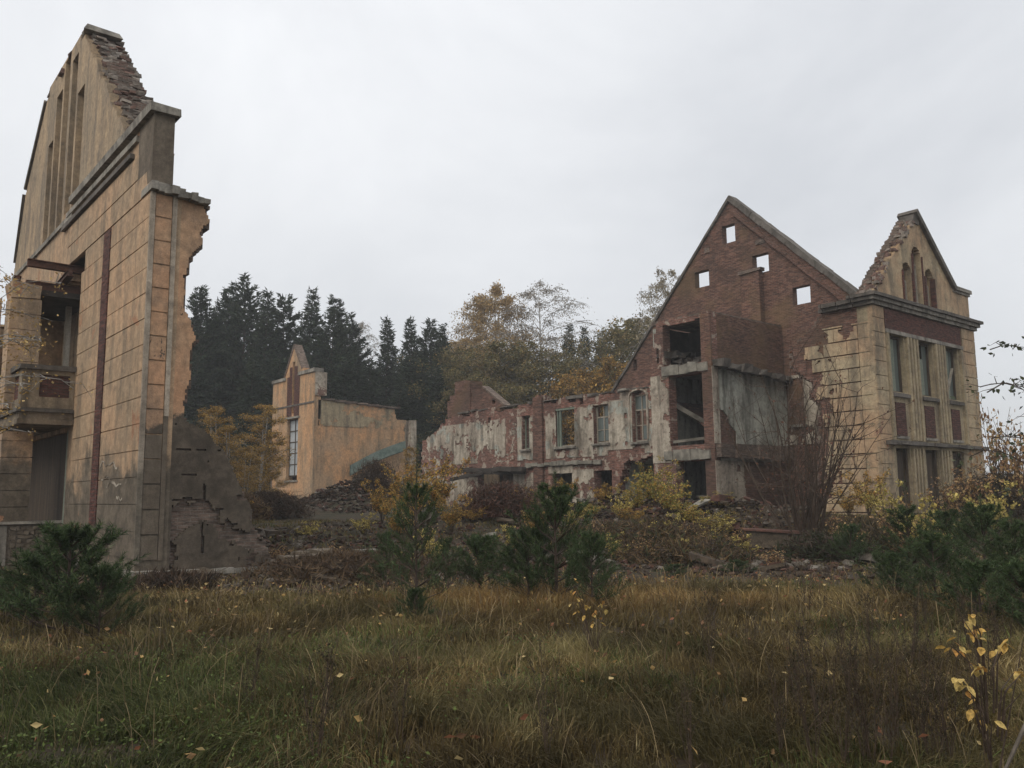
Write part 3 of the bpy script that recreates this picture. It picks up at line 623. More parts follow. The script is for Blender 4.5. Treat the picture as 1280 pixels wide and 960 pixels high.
# ================================================================== brick gable block
GD = 34.7
def brick_house():
    T = thing('brick_gable_house', 'big red brick gable with four small sky holes and open rooms below', 'ruin', (TX, 22, 0))
    HO = [(24.43, 25.22, 14.1, 15.0), (22.58, 23.46, 12.2, 13.08), (26.15, 26.98, 12.2, 13.0), (20.55, 21.48, 10.25, 11.12)]
    def gp(S, Z):
        r = 16.35-(24.65-S)*.985; l = 16.35-(S-24.65)*1.07
        k = (Z < np.where(S < 24.65, r, l)+.10*(fbm(S*2.2, S*0, 61)-.5)) & (Z < 16.25)
        for a, b, c, d in HO: k &= ~inrect(S, Z, a, b, c, d)
        k &= ~inrect(S, Z, 22.95, 23.3, 9.8, 10.05) & ~inrect(S, Z, 24.7, 25.0, 8.0, 8.4) & ~inrect(S, Z, 31.2, 31.5, 8.4, 9.0)
        pass
        return k
    wall('gable_wall', M_['brick'], T, 'X', GD, 17.0, 33.4, -.2, 16.4, .38, gp, rough=.02)
    for (s, z, w, h) in ((22.75, 13.6, .5, .22), (26.0, 13.9, .3, .25), (25.2, 10.1, 1.3, .12)):
        m = MB(); m.box(GD-.04, GD-.001, s, s+w, z, z+h, jit=.02); m.build('ledge', M_['brick_edge'], T)
    # raking brick band and copings
    for (a, za, b, zb, t, mt, nm) in ((17.2, 9.06, 24.7, 16.40, .26, 'trim_dark', 'verge_coping'), (24.6, 16.42, 33.2, 7.25, .12, 'trim_dark', 'verge_coping'), (17.6, 8.75, 24.4, 15.50, .16, 'brick', 'raking_course')):
        m = MB(); n = 12
        for i in range(n):
            f0, f1 = i/n, (i+1)/n
            m.beam((GD+.2, a+(b-a)*f0, za+(zb-za)*f0+rnd.uniform(-.03, .03)), (GD+.2, a+(b-a)*f1, za+(zb-za)*f1+rnd.uniform(-.03, .03)), .8 if t != .16 else .5, t, up=(0, 1, 1) if False else (1, 0, 0), jit=.012) if False else m.beam((GD+.2-(.0 if t != .16 else .08), a+(b-a)*f0, za+(zb-za)*f0), (GD+.2-(.0 if t != .16 else .08), a+(b-a)*f1, za+(zb-za)*f1), .62 if t != .16 else .5, t, jit=.02)
        m.build(nm, M_[mt], T)
    # chimney breast on the gable
    m = MB(); m.box(GD-.35, GD-.001, 22.95, 24.0, 7.2, 12.2, jit=.01); m.build('chimney_breast', M_['brick'], T)
    m = MB(); m.box(GD-.4, GD-.002, 22.85, 24.1, 12.2, 12.36, jit=.03); m.build('breast_cap', M_['brick_edge'], T)
    # cross wall dividing the rooms: upper brick, middle plastered, lower pale
    def cw(S, Z):
        top = 9.35-.12*(S-TX)*0+.2*(fbm(S*2, Z*2, 71)-.5)
        return Z < top
    wall('cross_wall', M_['brick'], T, 'Y', 22.06, TX+.05, GD, -.2, 9.5, .5, cw, rough=.03)
    wall('room_plaster', M_['room_plaster'], T, 'Y', 22.0, TX+.5, GD-.02, 3.75, 7.05, .058, lambda S, Z: ~((S < 30.7) & (Z < 4.9-(S-30.)*.9+.5*(fbm(S*2, Z*2, 72)-.5)) ) & (Z < 6.9+.25*(fbm(S*1.1, S*0, 73)-.5)), ds=.06, dz=.05)
    wall('room_plaster', M_['white_plaster'], T, 'Y', 22.002, TX+.42, GD-.02, .3, 3.05, .056, lambda S, Z: (S < 31.3+.8*(fbm(S, Z*1.2, 74)-.5)) & (fbm(S*1.3, Z*1.3, 75) < .68), ds=.06, dz=.05)
    m = MB()
    for i in range(10):
        x = TX+.1+i*.55; m.box(x, x+.56, 21.72-rnd.uniform(0, .25), 22.05, 7.02+rnd.uniform(-.06, .02)-.035*i, 7.22+rnd.uniform(-.05, .08)-.035*i, jit=.07)
    m.build('floor_slab_stub', M_['trim_dark'], T)
    m = MB()
    for i in range(10):
        x = TX+.1+i*.55; m.box(x, x+.56, 21.85-rnd.uniform(0, .12), 22.05, 3.12+rnd.uniform(-.03, .03), 3.72+rnd.uniform(-.02, .02), jit=.02)
    m.build('floor_slab_stub', M_['brick_edge'], T)
    m = MB(); m.box(TX+.4, GD-.1, 21.9, 22.0, 3.0, 3.12, jit=.02); m.build('floor_moulding', M_['slab'], T)
    for z0, z1 in ((.2, 3.0), (3.72, 7.0)):   # white-edged front end of the cross wall
        wall('wall_end', M_['white_plaster'], T, 'Y', 21.98, TX, TX+.42, z0, z1, .3, lambda S, Z: S < TX+.40+.1*(fbm(S*3, Z*3, 76)-.5), ds=.05, dz=.06)
    wall('wall_end', M_['brick'], T, 'X', TX-.001, 22.0, 22.5, -.2, 9.3, .1, lambda S, Z: S < 99)
    # back wall plaster of the open room with a window in it
    wall('room_plaster', M_['white_plaster'], T, 'X', GD-.05, 17.4, 21.95, 3.8, 7.0, .049, lambda S, Z: ~inrect(S, Z, 21.1, 22.05, 4.7, 6.85) & (fbm(S*1.1, Z*1.1, 77) < .62), ds=.06, dz=.05)
    m = MB(); m.box(GD-.16, GD+.1, 21.05, 22.0, 4.6, 4.72, jit=.01); m.build('sill', M_['trim'], T)
    m = MB(); m.box(GD+.1, GD+.18, 21.15, 21.25, 4.75, 6.8); m.box(GD+.1, GD+.18, 21.55, 21.62, 4.75, 6.8); m.build('window_frame', M_['wood_grey'], T)
    # front block with the three stacked dark openings
    def fb(S, Z):
        e = .10*(fbm(S*4, Z*5, 81)-.5)
        k = ~inrect(S, Z, 22.28+e, 24.62+e, 7.28, 9.12+.1*(fbm(S*2, Z*0, 83)-.5)) & ~inrect(S, Z, 22.3+e, 24.4+e, 3.72, 6.78) & ~inrect(S, Z, 22.25+e, 24.15+e, .3, 3.0)
        top = np.where(S < 25.0, 9.35, 9.3-(S-25.0)*5.)
        k &= Z < top+.25*(fbm(S*3, S*0, 82)-.5)
        k &= ~(inrect(S, Z, 24.85, 25.05, 7.45, 8.2))
        return k
    wall('front_wall', M_['brick_wing'], T, 'X', TX+.03, 22.05, 25.4, -.2, 9.4, .5, fb, rough=.03)
    wall('front_plaster', M_['white_plaster'], T, 'X', TX, 22.05, 25.4, 3.0, 6.9, .028, lambda S, Z: fb(S, Z) & (S > 24.3) & (fbm(S*1.4, Z*1.4, 84) < .62), ds=.06, dz=.05)
    for z in (6.82, 3.08):
        m = MB()
        for i in range(5):
            y = 22.2+i*.5; m.box(TX-.06-rnd.uniform(0, .08), TX+.5, y, y+.5, z+rnd.uniform(-.02, .03), z+.42+rnd.uniform(-.06, .05), jit=.03)
        m.build('broken_lintel', M_['slab'], T)
    # rooms behind
    m = MB(); m.box(TX+.5, GD-.01, 25.3, 25.6, -.2, 9.2); m.build('partition_wall', M_['room_plaster'], T)
    m = MB(); m.box(GD-.4, GD-.36, 22.57, 25.3, 3.6, 7.0); m.box(TX+4, TX+4.1, 22.57, 25.3, -.2, 3.2); m.build('partition_wall', M_['room_plaster'], T)
    m = MB(); m.box(TX+2.6, TX+2.7, 22.57, 25.3, 7.3, 9.2); m.box(TX+.5, TX+2.6, 25.2, 25.29, 7.3, 9.2); m.build('partition_wall', M_['void'], T)  # attic darkness painted into these two walls
    m = MB(); m.box(TX+.1, GD-.01, 22.1, 25.3, 9.28, 9.42, jit=.02); m.build('ceiling_slab', M_['brick_edge'], T)
    for z in (7.0, 3.25):
        m = MB(); m.box(TX+.5, GD-.42, 22.57, 25.25, z, z+.22, jit=.01); m.build('floor_slab', M_['slab'], T)
    m = MB()
    for i in range(60):
        z = 7.28 + abs(rnd.gauss(0, .12)); y = rnd.uniform(22.6, 25.1); x = rnd.uniform(TX+.3, TX+2.4); a = rnd.uniform(.08, .3)
        if y > 24.2: z += .3
        m.box(x-a, x+a, y-a, y+a, z, z+a, jit=.08)
    tag(m.build('debris', M_['void'], T), kind='stuff')  # debris takes the same painted attic darkness
    m = MB(); m.beam((TX+.3, 24.5, 3.9), (TX+2.2, 22.7, 4.2), .5, .12); m.beam((TX+.6, 24.6, 5.6), (TX+3.0, 22.9, 3.9), .25, .2); m.build('fallen_slab', M_['slab'], T)
    m = MB(); m.beam((TX+2.8, 25.2, 5.8), (TX+2.8, 22.8, 4.0), 2.6, .1); m.build('fallen_slab', M_['brick'], T)
brick_house()

# ================================================================== long two-storey wing
def wing():
    T = thing('roofless_wing', 'long roofless two-storey brick wing with peeling white plaster and a row of window holes', 'ruin', (TX, 25.4, 0))
    UP = [(25.72, 26.62, 4.02, 6.2), (28.12, 29.1, 4.08, 5.95), (30.45, 31.85, 4.05, 6.0), (33.85, 34.5, 4.05, 5.85)]
    LO = [(28.05, 29.2, .6, 2.75), (30.7, 32.1, .6, 2.75), (34.3, 38.4, .6, 2.95)]
    def core(S, Z):
        top = 6.46+.34*(fbm(S*1.6, S*0, 91)-.5)-.18*(fbm(S*.5, S*0, 191) > .55)+np.where((S > 32.7) & (S < 33.5), .35, 0)+np.where(S > 41.6, -.35-(S-41.6)*.45, 0)+np.where((S < 27.3), .1, 0)
        k = Z < top
        for a, b, c, d in UP+LO: k &= ~inrect(S, Z, a, b, c, d+.0)
        a, b, c, d = UP[0]; k &= ~(((S-(a+b)/2)**2/.2+(Z-6.15)**2/.06 < 1))
        k &= ~inrect(S, Z, 37.2, 37.5, 5.7, 6.0) & ~inrect(S, Z, 29.85, 30.1, 6.1, 6.35)
        k &= ~((S > 34.2) & (S < 38.8) & (Z > 2.7) & (Z < 3.05+.5*(fbm(S*1.2, Z, 92)-.4)))
        k &= ~((S > 24.9) & (S < 27.9) & (Z < 3.25-.0+.6*(fbm(S*1.1, Z, 98)-.5)) & (S < 27.2-.4*Z+1.2))
        return k & (S < 44.2+.5*(fbm(S*0, Z*2, 93)-.5)+.2*(6-Z)*0)
    wall('brick_wall', M_['brick_wing'], T, 'X', TX+.03, 25.4, 44.6, -.2, 7.0, .5, core, rough=.04)
    def pl(S, Z):
        k = core(S, Z)
        n = fbm(S*.8, Z*1.0, 94); n2 = fbm(S*3., Z*3., 95)
        cov = n+.55*(n2-.5)+.25*(fbm(S*7, Z*7, 195)-.5)
        k &= cov < (.535+.06*sstep(5.5, 4.2, Z))
        k &= ~((Z > 6.05-.25*sstep(27.5, 33, S)) & (S > 27.3))
        k &= ~((S > 32.6) & (S < 33.6)) & ~((S > 34.9) & (S < 35.9) & (n2 < .62)) & ~((S < 28.2) & (S > 25.9) & (Z < 3.7)) & ~((Z < 3.5) & (Z > 2.9) & (n2 < .66))
        return k
    wall('plaster_coat', M_['white_plaster'], T, 'X', TX, 25.4, 44.6, .3, 6.6, .028, pl, ds=.06, dz=.06)
    wall('plaster_patch', M_['room_plaster'], T, 'X', TX-.01, 25.4, 44.6, 3.2, 6.0, .009, lambda S, Z: pl(S, Z) & (fbm(S*1.5, Z*1.2, 96) > .58) & (vn(S*6, Z*6, 97) > .12), ds=.06, dz=.06)
    for i, (a, b, c, d) in enumerate(UP):
        x = TX+.22
        f = MB(); w = .06
        f.box(x, x+.09, a, a+w, c, d); f.box(x, x+.09, b-w, b, c, d); f.box(x+.002, x+.088, a+w, b-w, c, c+.08)
        if i != 2: f.box(x+.002, x+.088, a+w, b-w, d-.07, d)
        if i in (0, 1):
            mid = (a+b)/2; f.box(x+.01, x+.08, mid-.03, mid+.03, c+.08, d-.07)
            f.box(x+.012, x+.078, a+w, b-w, c+(d-c)*.66, c+(d-c)*.66+.07)
            f.box(x+.014, x+.076, a+w, b-w, c+(d-c)*.34, c+(d-c)*.34+.04)
        if i == 3: f.box(x+.01, x+.08, (a+b)/2-.07, (a+b)/2+.0, c+.08, d-.07)
        fo = f.build('window', M_['wood_grey'] if i != 3 else M_['wood_green'], T)
        if i in (0, 1):
            mid = (a+b)/2; zs = [c+.08, c+(d-c)*.34, c+(d-c)*.66, d-.07]
            for q, (p0, p1) in enumerate(((a+w, mid-.03), (mid+.03, b-w))):
                for j in range(3):
                    if (i, q, j) in ((0, 1, 0), (0, 0, 1), (0, 1, 1), (1, 1, 2)): continue
                    g = MB(); g.box(x+.04, x+.046, p0, p1, zs[j]+.04, zs[j+1]); g.build('pane', M_['glass'], fo)
        m = MB(); m.box(TX-.12, TX+.2, a-.1, b+.1, c-.10, c-.0, jit=.01); m.build('sill', M_['trim'], T)
    # window 3 has only its jamb boards left
    m = MB(); m.box(TX+.12, TX+.2, 31.55, 31.66, 4.05, 5.9); m.box(TX+.12, TX+.2, 31.75, 31.84, 4.05, 6.0); m.box(TX+.05, TX+.2, 30.45, 31.85, 5.9, 5.99); m.build('jamb', M_['wood_green'], T)
    # arch surround of the first window
    m = MB()
    for k in range(9):
        t0 = math.pi*k/9; t1 = math.pi*(k+1)/9; c0 = 26.17
        m.beam((TX-.03, c0+.55*math.cos(t0), 6.12+.30*math.sin(t0)), (TX-.03, c0+.55*math.cos(t1), 6.12+.30*math.sin(t1)), .07, .09, up=(1, 0, 0))
    m.beam((TX-.03, 25.62, 4.1), (TX-.03, 25.62, 6.12), .08, .07, up=(1, 0, 0)); m.beam((TX-.03, 26.72, 4.1), (TX-.03, 26.72, 6.12), .08, .07, up=(1, 0, 0))
    m.build('arch_surround', M_['white_plaster'], T)
    # brick pier, floor-level mouldings, wall-head remains
    wall('brick_pier', M_['brick'], T, 'X', TX-.12, 32.75, 33.45, -.2, 6.9, .14, lambda S, Z: (Z < 6.75+.3*(fbm(S*4, S*0, 99)-.5)) & (Z > 0), ds=.12)
    m = MB(); y = 28.6
    while y < 34: m.box(TX-.10-rnd.uniform(0, .12), TX+.02, y, y+.5, 3.12+rnd.uniform(-.05, .02), 3.30+rnd.uniform(-.04, .05), jit=.03); y += .5
    m.build('floor_moulding', M_['slab'], T)
    m = MB(); y = 30.6
    while y < 32.3: m.box(TX-.03, TX+.2, y, y+.45, 2.72, 3.1, jit=.015); y += .45
    m.build('lintel', M_['white_plaster'], T)
    m = MB(); y = 25.5
    while y < 41:
        l = rnd.uniform(.4, 1.2); m.box(TX-.12*rnd.random(), TX+.5, y, y+l, 6.42+rnd.uniform(-.05, .05), 6.52+rnd.uniform(-.03, .06), jit=.03); y += l*rnd.uniform(1, 2.2); m.build('wall_head_slab', M_['trim_dark'], T); m = MB()
    m = MB(); m.box(TX-.25, TX+.1, 26.7, 27.2, 6.42, 6.52, jit=.02); m.build('wall_head_slab', M_['trim'], T)
    # charred canopy timbers
    for (a, b, t) in (((TX-1.5, 38.9, 2.55), (TX-.1, 36.2, 3.05), .22), ((TX-.3, 39.6, 3.1), (TX-.3, 34.0, 3.0), .3), ((TX-.9, 38.5, 3.0), (TX+.2, 34.6, 2.85), .2)):
        m = MB(); n = 6; P = [np.array(a)+(np.array(b)-np.array(a))*i/n+np.array([0, 0, rnd.uniform(-.05, .05)]) for i in range(n+1)]
        for i in range(n): m.beam(P[i], P[i+1], t, t*.8, jit=.03)
        m.build('charred_beam', M_['void'], T)
    for a, b, mt in ((34.4, 35.6, 'wood_grey'), (35.7, 36.5, 'wood_dark'), (36.9, 38.2, 'ochre_gable')):
        m = MB(); m.box(TX+.3, TX+.4, a, b, .5, 2.9); m.build('boarding', M_[mt], T)
    # stair-head brickwork behind the left end: stub of a gable and a broad stack
    wall('brick_stack', M_['brick'], T, 'X', TX+.1, 39.2, 41.5, 6.3, 8.6, .9, lambda S, Z: (Z < 8.35-.0+.25*(fbm(S*1.5, S*0, 101)-.5)) & ~((S > 40.7) & (Z > 7.6)) & ~((S > 41.2) & (Z > 7.3)), rough=.05)
    wall('gable_stub', M_['brick'], T, 'X', TX+.15, 35.4, 39.4, 6.3, 8.2, .45, lambda S, Z: (Z < 6.5+(S-36.0)*.62) & (Z < 7.75) & ~inrect(S, Z, 36.9, 37.15, 6.75, 7.0), rough=.04)
    m = MB(); m.beam((TX+.35, 36.0, 6.55), (TX+.35, 38.1, 7.85), .5, .1, jit=.02); m.build('verge_coping', M_['brick_edge'], T)
    # inside: rear wall remains and cross walls seen through the windows
    wall('rear_wall', M_['brick_wing'], T, 'X', TX+6.5, 27, 43, -.2, 5.6, .4, lambda S, Z: (Z < 3.2+2.2*fbm(S*.25, S*0, 103)) & ~((np.mod(S, 3.1) < 1.3) & (Z > 4.1)))
    for y in (27.6, 33.0, 39.5):
        m = MB(); m.box(TX+.53, TX+6.5, y, y+.35, -.2, 3.6); m.build('partition_wall', M_['room_plaster'], T)
    m = MB(); m.box(TX+.53, TX+6.5, 27.0, 42.0, 3.05, 3.3); m.build('floor_slab', M_['slab'], T)
    m = MB(); m.box(TX-.15, TX+.35, 34.1, 34.45, 3.0, 3.99, jit=.02); m.build('apron', M_['slab'], T) if False else None
wing()

# ================================================================== distant yellow pavilion
YX, YY = 26.6, 53.7
def yellow():
    T = thing('yellow_pavilion', 'orange-yellow pavilion with small pointed gable and one tall window under the pines', 'ruin', (YX, YY, 0))
    def fr(S, Z):
        ap = 12.6-np.abs(S-57.05)*1.22
        k = (Z < np.maximum(10.35, ap)) & ~inrect(S, Z, 56.15, 57.95, 2.9, 7.3)
        k &= ~(inrect(S, Z, 56.9, 57.25, 7.7, 11.5))
        return k
    wall('front_wall', M_['ochre_bright'], T, 'X', YX, YY, 60.6, -.2, 12.7, .5, fr, ds=.06)
    m = MB(); m.box(YX-.04, YX-.002, 56.05, 56.42, 7.5, 10.4); m.box(YX-.04, YX-.002, 57.7, 58.05, 7.5, 10.4); m.box(YX-.03, YX-.003, 56.45, 56.88, 7.5, 11.1); m.box(YX-.03, YX-.003, 57.27, 57.67, 7.5, 11.1); m.build('niche_rib', M_['brick_dark'], T)
    m = MB(); m.box(YX+.3, YX+.4, 56.8, 57.3, 7.6, 11.6); m.build('niche_back', M_['trim_dark'], T)
    m = MB(); m.box(YX-.10, YX-.004, 55.95, 58.15, 7.32, 7.46); m.build('window_head', M_['trim'], T)
    # corner parapet
    m = MB(); m.box(YX-.10, YX+.62, YY-.1, 56.2, 10.36, 10.62, jit=.015); m.build('coping', M_['trim'], T)
    m = MB(); m.box(YX-.10, YX+.62, 58.3, 60.7, 10.2, 10.45, jit=.015); m.build('coping', M_['trim'], T)
    m = MB(); m.box(YX+.02, YX+.9, YY-.06, YY+.55, 8.7, 10.35, jit=.02); m.build('parapet_end', M_['white_plaster'], T)
    m = MB(); m.beam((YX+.25, 58.55, 10.5), (YX+.25, 57.05, 12.7), .6, .14, jit=.02); m.beam((YX+.25, 57.05, 12.7), (YX+.25, 55.7, 10.85), .6, .14, jit=.02); m.build('verge_coping', M_['brick_edge'], T)
    m = MB(); m.box(YX-.05, YX-.001, YY, 60.6, 8.2, 8.32); m.build('string_course', M_['trim_dark'], T)
    f = MB(); x = YX+.2; 
    for a in (56.15, 56.98, 57.88): f.box(x, x+.1, a, a+.08, 3.2, 7.3)
    for i in range(6): f.box(x+.002, x+.098, 56.23, 57.88, 3.2+i*.80, 3.27+i*.80)
    fo = f.build('window', M_['wood_dark'], T)
    for i in range(5):
        for a, b in ((56.23, 56.98), (57.06, 57.88)):
            g = MB(); g.box(x+.04, x+.05, a, b, 3.27+i*.8, 4.0+i*.8); g.build('pane', M_['milky'], fo)
    m = MB(); m.box(YX-.1, YX+.2, 56.0, 58.1, 2.78, 2.9); m.build('sill', M_['trim'], T)
    m = MB(); m.box(YX+.25, YX+.35, 56.2, 57.9, 1.4, 2.78); m.build('boarding', M_['wood_dark'], T)
    def sd_(S, Z):
        top = 8.45+.3*(fbm(S*1.3, S*0, 111)-.5)-.05*(S-YX)
        return (Z < top) & (S < 33.1+.4*(fbm(S*0, Z*1.5, 112)-.5)+np.where(Z < 7.3, .9, 0)) 
    wall('side_wall', M_['ochre_bright'], T, 'Y', YY+.03, YX+.02, 34.4, -.2, 8.7, .45, sd_, ds=.1)
    wall('patched_render', M_['tower_front'], T, 'Y', YY+.0, YX+.3, 34.2, 6.6, 8.4, .028, lambda S, Z: sd_(S, Z) & (fbm(S*.6, Z*1.0, 113)+.3*(fbm(S*4, Z*4, 116)-.5)-.02*(8.4-Z)**2 > .40) & (S < 32.9), ds=.08, dz=.05)
    wall('patched_render', M_['grey_plaster'], T, 'Y', YY+.002, YX+.3, 34.2, 1.2, 4.6, .026, lambda S, Z: sd_(S, Z) & ((Z-.8)**2/6.5+(S-30.6)**2/2.4+.4*(fbm(S, Z, 114)-.5) < 1), ds=.08)
    m = MB(); m.box(YX-.02, 31.5, YY-.1, YY-.003, .7, 1.45, jit=.01); m.build('brick_plinth', M_['brick'], T)
    m = MB(); y = YX+.6
    while y < 33: m.box(y, y+.9, YY-.12, YY+.5, 8.42-.05*(y-YX), 8.56-.05*(y-YX), jit=.03); y += .9
    m.build('wall_head_slab', M_['brick_edge'], T)
    m = MB(); m.box(34.35, 34.8, YY-.3, YY+1.2, -.2, 7.3, jit=.04); m.build('broken_end', M_['white_plaster'], T)
    m = MB(); m.box(YX+.5, 34.3, 60.0, 60.5, -.2, 8.0); m.build('rear_wall', M_['brick_wing'], T)
M_['milky'] = simple('clouded_glass', (.42, .44, .45), (.32, .34, .35), 1.5, .35)
yellow()

def canopy_sheet():
    a = at(438, 54.5, v=589); b = at(500, 54.5, v=560)
    a = np.array([29.2, 53.2, 3.5]); b = np.array([33.7, 53.2, 5.35]); n = 12; V = []; Q = []
    for i in range(n+1):
        f = i/n; c = a+(b-a)*f; sag = -.25*math.sin(math.pi*f)*-1
        for (dy, dz) in ((0, .38), (-.04, .40), (-.06, -.30), (0, -.36), (.12, -.34), (.10, .36)): V.append((c[0], c[1]+dy, c[2]+sag*.6+dz))
    for i in range(n):
        for j in range(6): Q.append((i*6+j, i*6+(j+1) % 6, (i+1)*6+(j+1) % 6, (i+1)*6+j))
    Q.append(tuple(range(4)))
    V = np.array(V)
    o = mesh_np('metal_sheet', V, [np.array(Q[:-1], np.int32)], M_['teal'], off=np.array([29.2, 53.2, 3.5])); o.location = (29.2, 53.2, 3.5)
    tag(o, 'teal painted metal strip slanting across the right part of the yellow side wall', 'metal sheet')
canopy_sheet()

def small_wall():
    T = thing('collapsed_outhouse', 'low collapsed brick remnant with a sagging roof right of the yellow pavilion', 'ruin', (31.0, 47.5, .6))
    wall('wall', M_['ochre_bright'], T, 'Y', 48.0, 30.5, 34.8, .3, 2.3, .4, lambda S, Z: Z < 1.9+.5*(fbm(S*1.2, S*0, 121)-.5))
    m = MB()
    for i in range(50):
        x = rnd.uniform(29.6, 35); y = rnd.uniform(47.2, 50); z = 2.2+.8*math.exp(-((x-32.5)/2)**2)+rnd.uniform(-.2, .2); a = rnd.uniform(.2, .6)
        m.box(x-a, x+a, y-a*.7, y+a*.7, z-.08, z+.08, jit=.12)
    m.build('sagging_roof', M_['slab'], T)
small_wall()

def fence():
    # dark board fence right of the corner pavilion
    a = at(1228, 36.); b = at(1500, 36.); d = b-a; L_ = np.hypot(d[0], d[1]); d = d/L_
    T = thing('board_fence', 'dark weathered board fence behind the yellow shrubs at the far right edge', 'fence', (a[0], a[1], G0(a)))
    s = 0; i = 0
    while s < L_-.1:
        p = a+d*s; m = MB(); w = .19; z = G0(p); n_ = np.array([-d[1], d[0], 0])*.02*rnd.uniform(.5, 1.5)
        m.beam((p[0]+n_[0], p[1]+n_[1], z), (p[0]+n_[0]+rnd.uniform(-.01, .01), p[1]+n_[1], 2.12+rnd.uniform(-.05, .04)), w, .025, up=(d[1], -d[0], 0)); m.build('board', M_['wood_dark'], T)
        s += .205
    for z in (.7, 1.8):
        m = MB(); m.beam((*(a+rightv*0)[:2], z), (*b[:2], z), .06, .08); m.build('rail', M_['wood_dark'], T)
fence()
# ================================================================== vegetation
def rvec(n):
    v = NP.normal(size=(n, 3)); return v/np.linalg.norm(v, axis=1)[:, None]
def leaf_mesh(name, C, size, mat, parent, col, aspect=.6, flat=None, axis=None, off=None, bend=.25):
    """one diamond-shaped leaf (two faces folded along the rib) per centre"""
    n = len(C); A = axis if axis is not None else rvec(n); R = rvec(n)
    if flat is not None: A = A*np.array([1, 1, flat]); A /= np.linalg.norm(A, axis=1)[:, None]
    B = np.cross(A, R); B /= np.linalg.norm(B, axis=1)[:, None]+1e-9; Nn = np.cross(A, B)
    size = np.broadcast_to(size, (n,))[:, None]
    V = np.stack([C-A*size*.5, C+B*size*aspect*.5+Nn*size*bend*.3, C+A*size*.5, C-B*size*aspect*.5+Nn*size*bend*.3], 1).reshape(-1, 3)
    i = np.arange(n)[:, None]*4
    Q = np.concatenate([i+np.array([[0, 1, 2]]), i+np.array([[0, 2, 3]])])
    return mesh_np(name, V, [Q.astype(np.int32)], mat, parent, col=np.repeat(col, 4, 0), off=off)
def tri_mesh(name, P, D, length, width, mat, parent, col, off=None):
    n = len(P); D = D/(np.linalg.norm(D, axis=1)[:, None]+1e-9); B = np.cross(D, rvec(n)); B /= np.linalg.norm(B, axis=1)[:, None]+1e-9
    length = np.broadcast_to(length, (n,))[:, None]; width = np.broadcast_to(width, (n,))[:, None]
    V = np.stack([P-B*width/2, P+B*width/2, P+D*length], 1).reshape(-1, 3)
    return mesh_np(name, V, [np.arange(n*3, dtype=np.int32).reshape(-1, 3)], mat, parent, col=np.repeat(col, 3, 0), off=off)
def palette(n, cols, jit=.25, w=None):
    cols = np.array(cols, float); k = NP.choice(len(cols), n, p=w); return np.clip(cols[k]*NP.uniform(1-jit, 1+jit, (n, 1)), 0, 1)
def place(root, p, rz, s, sz=None):
    root.location = (p[0], p[1], p[2]); root.rotation_euler = (0, 0, rz); root.scale = (s, s, sz or s)

def conifer(kind, H=20., R=3.2, base=.12, seed=0, irregular=.35, whorl=.5, tuft=.5, dens=1.):
    global NP
    NP = np.random.default_rng(100+seed); r = random.Random(seed)
    root = thing('pine_tree' if kind == 'pine' else 'spruce_tree', 'x', 'tree', (0, 0, 0), 'pines and spruces of the wood behind the ruins')
    t = MB(); k = 10
    pts = np.array([(.25*math.sin(i*1.3+seed)*i/k*.6, .2*math.cos(i*1.7+seed)*i/k*.6, H*i/k) for i in range(k+1)])
    t.tube(pts, np.linspace(.24, .02, k+1)*H/20, 6)
    P = []; D = []; z = H*base; lim = []
    while z < H*.985:
        f = (z-H*base)/(H*(1-base))
        if kind == 'spruce': Rl = R*(1-f)**.85*(.85+.15*math.sin(z*2.1+seed))+.15
        else: Rl = R*(math.sin(math.pi*min(1, (f*.86+.14)))**.65)*(1.05-.45*f)+.1
        nb = 6 if f < .9 else 4
        tx = np.array([np.interp(z, pts[:, 2], pts[:, 0]), np.interp(z, pts[:, 2], pts[:, 1]), z])
        a0 = r.uniform(0, 6.28)
        for b in range(nb):
            if kind == 'pine' and r.random() < .25*(1-f): continue
            a = a0+b*2*math.pi/nb+r.uniform(-.6, .6); Ln = Rl*r.uniform(1-irregular, 1+irregular*.6)
            dz = (-.25 if kind == 'spruce' else .12)*(1-f)+.45*f; d = np.array([math.cos(a), math.sin(a), dz])
            n = 6; q = np.linspace(0, 1, n+1)
            B = tx+d*Ln*q[:, None]+np.array([0, 0, 1])*(q[:, None]**2)*Ln*(.18 if kind == 'spruce' else .25)
            if Ln > .6: t.tube(B[::2], np.linspace(.05, .012, len(B[::2]))*max(.4, Ln/R), 3)
            m = max(4, int(Ln*9*dens)); s = NP.uniform(.18, 1.03, m)**.8
            C = tx+d*Ln*s[:, None]+np.array([0, 0, 1])*(s[:, None]**2)*Ln*.2
            side = np.array([-math.sin(a), math.cos(a), 0]); wd = Ln*.30*(1.05-s)+.12
            C = C+side*(NP.uniform(-1, 1, m)*wd)[:, None]+NP.normal(0, .08, (m, 3))
            for rep in range(3):
                P.append(C+NP.normal(0, .07, (m, 3))); dd = d+side*NP.normal(0, .9, (m, 1))+NP.normal(0, .45, (m, 3)); dd[:, 2] += .15 if kind == 'pine' else -.12; D.append(dd)
        z += whorl*r.uniform(.75, 1.25)
    P = np.concatenate(P); D = np.concatenate(D); n = len(P)
    c = palette(n, [(.028, .044, .026), (.038, .054, .030), (.020, .032, .022), (.050, .060, .034)], .3)
    t.build('trunk', M_['bark'], root)
    tri_mesh('crown', P, D, NP.uniform(.5, 1.2, n)*tuft, tuft*.36, M_['needle'], root, c)
    return root

